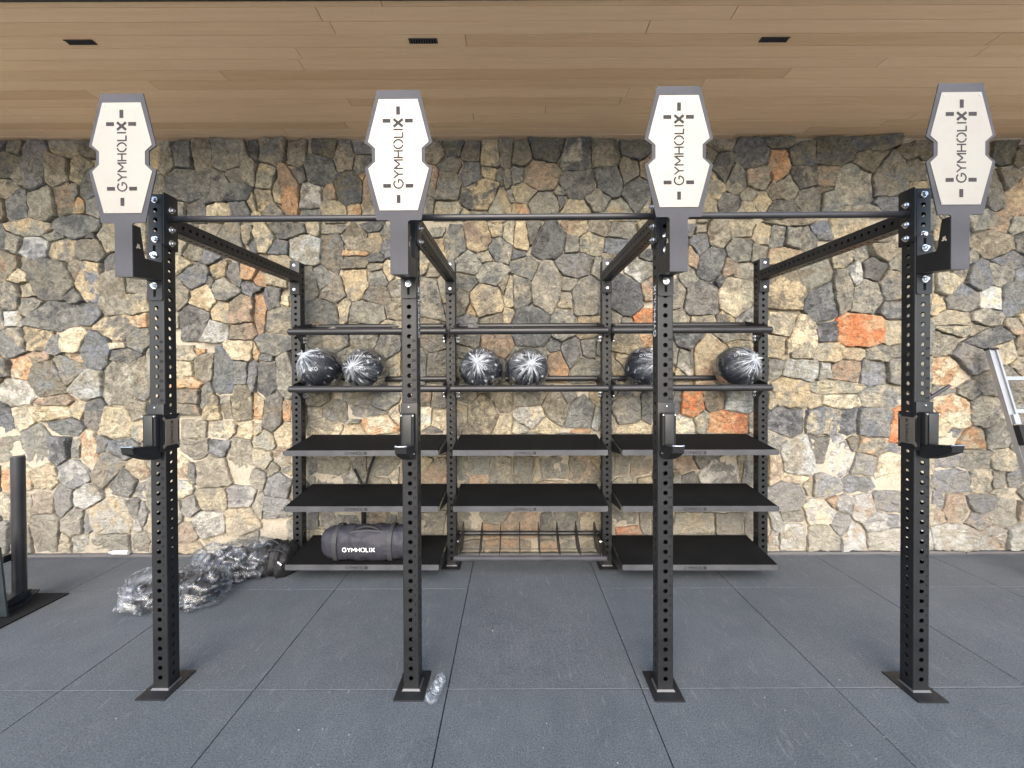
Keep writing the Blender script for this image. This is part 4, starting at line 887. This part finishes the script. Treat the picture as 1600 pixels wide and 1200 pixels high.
def crumple(L, rx, rz, seed, amp, n1=72, n2=60, mat='crinkled_film'):
    """loose polythene over a bag: broad flat panels between sharp creases, skirts spread on the floor"""
    mb = MB(); pl = []; s = Vector((seed*3.1, seed, 0))
    for i in range(n1+1):
        u = -1+2*i/n1; prof = max((1-abs(u)**3.2)**(1/3.2) if abs(u) < 1 else 0, .05)
        for j in range(n2):
            a = 2*math.pi*j/n2; ca, sa = math.cos(a), math.sin(a)
            q = Vector((u*2.0+ca*.5, ca*1.5+u*.9, sa*1.5)); c1 = abs(noise.noise(q*1.1+s)); c2 = abs(noise.noise(Vector((u*3.4-ca*1.4, ca*2.6-u*2.0, sa*2.6))+s*2)); c3 = abs(noise.noise(Vector((u*7+ca*2, ca*5+u*3, sa*5))+s*3))
            d = amp*(.9*(.28-min(c1, .5))+.55*(.22-min(c2, .4))+.10*(.2-min(c3, .3)))
            y = (rx*prof+d)*ca; z = (rz*(.35+.65*prof)+d)*sa
            if sa < -.2: y *= 1+.16*min(1, -sa*1.6)*(.6+.8*abs(noise.noise((u*4, seed, ca))))
            z = max(z, -rz*.80+.003+.004*c2)
            mb.v.append((u*L/2+amp*.4*noise.noise((u*3, ca*3+seed, sa*3)), y, z+rz*.80))
            pl.append(min(.7, .02+.50*max(0, 1-c1/.03)+.42*max(0, 1-c2/.035)+.15*max(0, 1-c3/.04)+.45*max(0, noise.noise(Vector((u*2.6, ca*1.6, sa*1.6))+s*5)-.12)))  # creases, plus pale sheen painted on in patches
    for i in range(n1):
        for j in range(n2): mb.f.append((i*n2+j, i*n2+(j+1) % n2, (i+1)*n2+(j+1) % n2, (i+1)*n2+j))
    mb.f += [tuple(range(n2)), tuple(range(n1*n2, (n1+1)*n2))]
    return film_mesh(mb, pl, mat, True)
def wrapped(name, label, loc, rz, L, rx, rzz, seed, amp):
    t = empty(name, (*loc, .001), rz); tag(t, label, 'bag', 'bags lying on the rubber floor')
    b = link('bag', bag_mesh(L*.82, rx*.80, rzz*.80, seed, lump=.03, mat='black_fabric', k=2.4), t)
    link('strap', strap(-.1, rx*.80, rzz*.80, .04).mesh('strap', 'strap_fabric', 60), b); link('strap', strap(.14, rx*.80, rzz*.80, .04).mesh('strap', 'strap_fabric', 60), b)
    link('plastic_wrap', crumple(L, rx, rzz, seed, amp), t); return t
wrapped('wrapped_bag', 'dark bag in crinkled clear plastic, the nearer one beside the first upright', (-2.40, 3.03), R(6), .66, .19, .122, 1.7, .07)
w2 = wrapped('wrapped_bag', 'dark bag in crinkled clear plastic lying behind another, against the black holdall', (-2.215, 3.40), R(20), .60, .17, .150, 5.3, .07)
# loose tail of the second wrapper
t = empty('holdall', (-1.925, 3.47, .001), R(-8)); tag(t, 'small black holdall with carry loops slumped on the floor by the lowest shelf', 'bag', 'bags lying on the rubber floor')
link('body', bag_mesh(.31, .13, .135, 9.1, lump=.03, mat='black_fabric'), t)
link('handle', loop(-.10, .06, -.03, .215, .05, .009).mesh('handle', 'black_fabric', 60), t)
link('handle', loop(-.01, .14, -.09, .19, .04, .009, -.02).mesh('handle', 'black_fabric', 60), t)
mb = MB(); mb.box(.085, .125, -.1405, -.136, .165, .177); o = link('label_tag', mb.mesh('label_tag', 'white_plastic'), t); o.rotation_euler = (0, R(35), 0); o.location = (-.06, -.005, .06)

# crumpled clear bottle at the foot of the second upright
bt = empty('crumpled_bottle', (-.385, 2.105, .0), R(0)); tag(bt, 'crumpled clear plastic bottle on the floor by the base of an upright', 'bottle')
def squash(loc, r, h, seed, name):
    mb, pl = uv_ball(r, lambda d, th, ph: (Vector((d.x*r, d.y*r, d.z*h))*(1+.35*abs(noise.noise(d*1.6+Vector((seed, 0, 0))))-.10+.05*noise.noise(d*4+Vector((0, seed, 0)))), min(.5, .05+.5*max(0, 1-abs(noise.noise(d*3.1+Vector((seed, 0, 3))))/.08))), 11, 8)
    return link(name, film_mesh(mb, pl, 'crinkled_film', False), bt, loc)
squash((-.016, -.012, .030), .034, .029, 2.2, 'base'); squash((.0, .036, .044), .034, .040, 6.1, 'body'); squash((.014, .072, .055), .028, .034, 9.3, 'neck')

# white bottle lying at the foot of the wall
mb = MB(); mb.cyl((-.07, 0, .02), (.07, 0, .02), .019, 16); wb = link('white_bottle', mb.mesh('white_bottle', 'white_plastic', 40), None, (-3.44, 3.722, .036))
tag(wb, 'small white plastic bottle lying at the foot of the stone wall', 'bottle')
mb = MB(); mb.cyl((-.07, 0, .02), (-.078, 0, .02), .019, 16, .010); mb.cyl((-.078, 0, .02), (-.10, 0, .02), .009, 12); link('cap', mb.mesh('cap', 'white_plastic', 40), wb)

# black conduit standing behind the left-hand shelves
cd = empty('cable_stub', (-1.30, 3.70, 0)); tag(cd, 'black cable conduit rising behind the left shelves and splitting in two', 'cable')
mb = MB(); mb.tube([(0, 0, .0), (0, 0, .2), (.003, 0, .45), (.004, 0, .62)], .021, 10); link('conduit', mb.mesh('conduit', 'black_rubber', 60), cd)
mb = MB(); mb.tube([(-.006, 0, .60), (-.016, 0, .66), (-.05, -.004, .74), (-.075, -.008, .79)], .012, 8); link('cable', mb.mesh('cable', 'black_rubber', 60), cd)
mb = MB(); mb.tube([(.012, 0, .60), (.03, 0, .68), (.06, -.002, .80), (.10, -.004, .90), (.125, -.01, .96)], .011, 8); link('cable', mb.mesh('cable', 'black_rubber', 60), cd)

# ================================================================== SLED AND ITS MAT
mb = MB(); mb.box(-5.3, -3.283, 1.6, 3.135, .0005, .010, .002); tag(link('floor_mat', mb.mesh('floor_mat', 'dark_mat')), 'thin black rubber mat under the push sled', 'mat')
sl = empty('push_sled', (-3.9, 2.75, .011)); tag(sl, 'dark steel push sled with upright poles standing on a black mat', 'sled')
for x in (.385, -.385):
    mb = MB(); mb.cyl((x, .27, .03), (x, .27, 1.03), .038, 24); mb.cyl((x, .27, 1.03), (x, .27, 1.036), .038, 24, .034); link('push_pole', mb.mesh('push_pole', 'black_pipe', 40), sl)
    mb = MB(); mb.prism([(-.62, .055), (-.52, .0), (.25, .0), (.335, .045), (.33, .055), (.245, .012), (-.51, .012), (-.61, .066)], 'x', x-.06, x+.075); link('runner', mb.mesh('runner', 'sled_steel'), sl)
    mb = MB(); mb.prism([(.30, .022), (.30, .075), (.22, .075), (.0, .03), (.0, .022)], 'x', x-.045, x+.045); link('pole_socket', mb.mesh('pole_socket', 'sled_steel'), sl)
    s = 1 if x > 0 else -1
    mb = MB(); mb.prism([(x-s*.03, .014), (x+s*.162, .014), (x+s*.118, .47), (x+s*.06, .49), (x-s*.03, .49)], 'y', .055, .067); link('end_plate', mb.mesh('end_plate', 'sled_steel'), sl)
mb = MB(); mb.box(-.33, .33, -.35, .05, .06, .075, .003); link('deck', mb.mesh('deck', 'sled_steel'), sl)
mb = MB(); mb.box(-.355, .355, .20, .25, .30, .35, .004); link('cross_bar', mb.mesh('cross_bar', 'black_pipe'), sl)

# ================================================================== LADDER
ld = empty('ladder', (4.45, 3.18, .0)); tag(ld, 'folded aluminium ladder with black hinge leaning on the stone wall', 'ladder')
lean = math.atan2(.485, 1.79); up = Vector((0, math.sin(lean), math.cos(lean))); fw = Vector((0, -math.cos(lean), math.sin(lean)))
LL = 1.86
def obox(mb, x0, x1, a0, a1, d0, d1):
    vs = [Vector((x, 0, 0))+up*a+fw*d for a in (a0, a1) for d in (d0, d1) for x in (x0, x1)]
    mb.add(vs, [(0, 2, 3, 1), (4, 5, 7, 6), (0, 1, 5, 4), (2, 6, 7, 3), (0, 4, 6, 2), (1, 3, 7, 5)])
for s in (-1, 1):
    x = s*.34
    mb = MB(); obox(mb, x-.0375, x+.0375, .02, LL, .0, .022)
    for e0, e1 in ((-.0375, -.028), (.022, .0375)): obox(mb, x+e0, x+e1, .02, LL, .0225, .036)
    link('rail', mb.mesh('rail', 'aluminium'), ld)
    mb = MB(); obox(mb, x-.041, x+.041, LL-.001, LL+.016, -.006, .040); link('end_cap', mb.mesh('end_cap', 'black_rubber'), ld)
    mb = MB(); obox(mb, x-.041, x+.041, 0, .06, -.008, .045); link('foot', mb.mesh('foot', 'black_rubber'), ld)
    h = MB(); obox(h, x-.036, x+.030, 1.05, 1.21, .0365, .08); hg = link('hinge', h.mesh('hinge', 'black_rubber'), ld)
    h = MB(); obox(h, x-.025, x+.020, 1.215, 1.30, .0365, .055); link('hinge_plate', h.mesh('hinge_plate', 'aluminium'), hg)
    c0 = Vector((x, 0, 0))+up*1.20+fw*.06; h = MB(); h.cyl(c0-Vector((.034, 0, 0)), c0+Vector((.034, 0, 0)), .02, 16); link('knob', h.mesh('knob', 'zinc', 40), hg)
    h = MB(); obox(h, x-.030, x+.024, .10, 1.048, .038, .075); link('lower_rail', h.mesh('lower_rail', 'aluminium'), ld)
for k in range(6):
    a = .22+.278*k
    mb = MB(); obox(mb, -.302, .302, a-.016, a+.016, -.004, .020); link('rung', mb.mesh('rung', 'aluminium'), ld)

# ================================================================== CEILING VENTS
vl = ['small dark slot vent in the timber soffit above the first target board', 'small dark slot vent in the timber soffit between the two middle target boards', 'small dark slot vent in the timber soffit toward the fourth target board']
for i, px in enumerate((132, 664, 1209)):
    D = 2.655; x = (px-800)/665*D+(.0, .0, -.0)[i]; v = empty('ceiling_vent', (x, D, CEIL-.002)); tag(v, vl[i], 'vent', 'slot vents in the soffit')
    mb = MB(); mb.box(-.088, .088, -.0165, .0165, .0002, .0012); link('backing', mb.mesh('backing', 'ink_black'), v)
    for y0, y1 in ((-.0185, -.0155), (.0155, .0185)):
        mb = MB(); mb.box(-.088, .088, y0, y1, -.004, .0012); link('frame', mb.mesh('frame', 'anthracite'), v)
    mb = MB(); mb.box(-.0022, .0022, -.0153, .0153, -.003, 0); ms = mb.mesh('slat', 'lip_sheen_grey')
    for k in range(11): link('slat', ms, v, (-.08+.016*k, 0, 0))

# ================================================================== LITTER
mb = MB(); rl = random.Random(12)
for k in range(48):
    y = 1.75+2.0*rl.random()**1.5; x = rl.uniform(-1.15, 1.15)*y*.9; s = rl.uniform(.0013, .004)*(2 if rl.random() < .07 else 1); a = rl.uniform(0, 3.1)
    c, n_ = math.cos(a)*s, math.sin(a)*s; L = rl.uniform(.5, 1.8)
    mb.add([(x-c*L, y-n_*L, .002), (x+n_, y-c, .0024), (x+c*L, y+n_*L, .002), (x-n_, y+c, .0024), (x, y, .002+s*.7)], [(0, 1, 4), (1, 2, 4), (2, 3, 4), (3, 0, 4)])
tag(link('debris', mb.mesh('debris', 'chip')), 'pale stone chips and scraps scattered over the rubber floor', 'debris', kind='stuff')
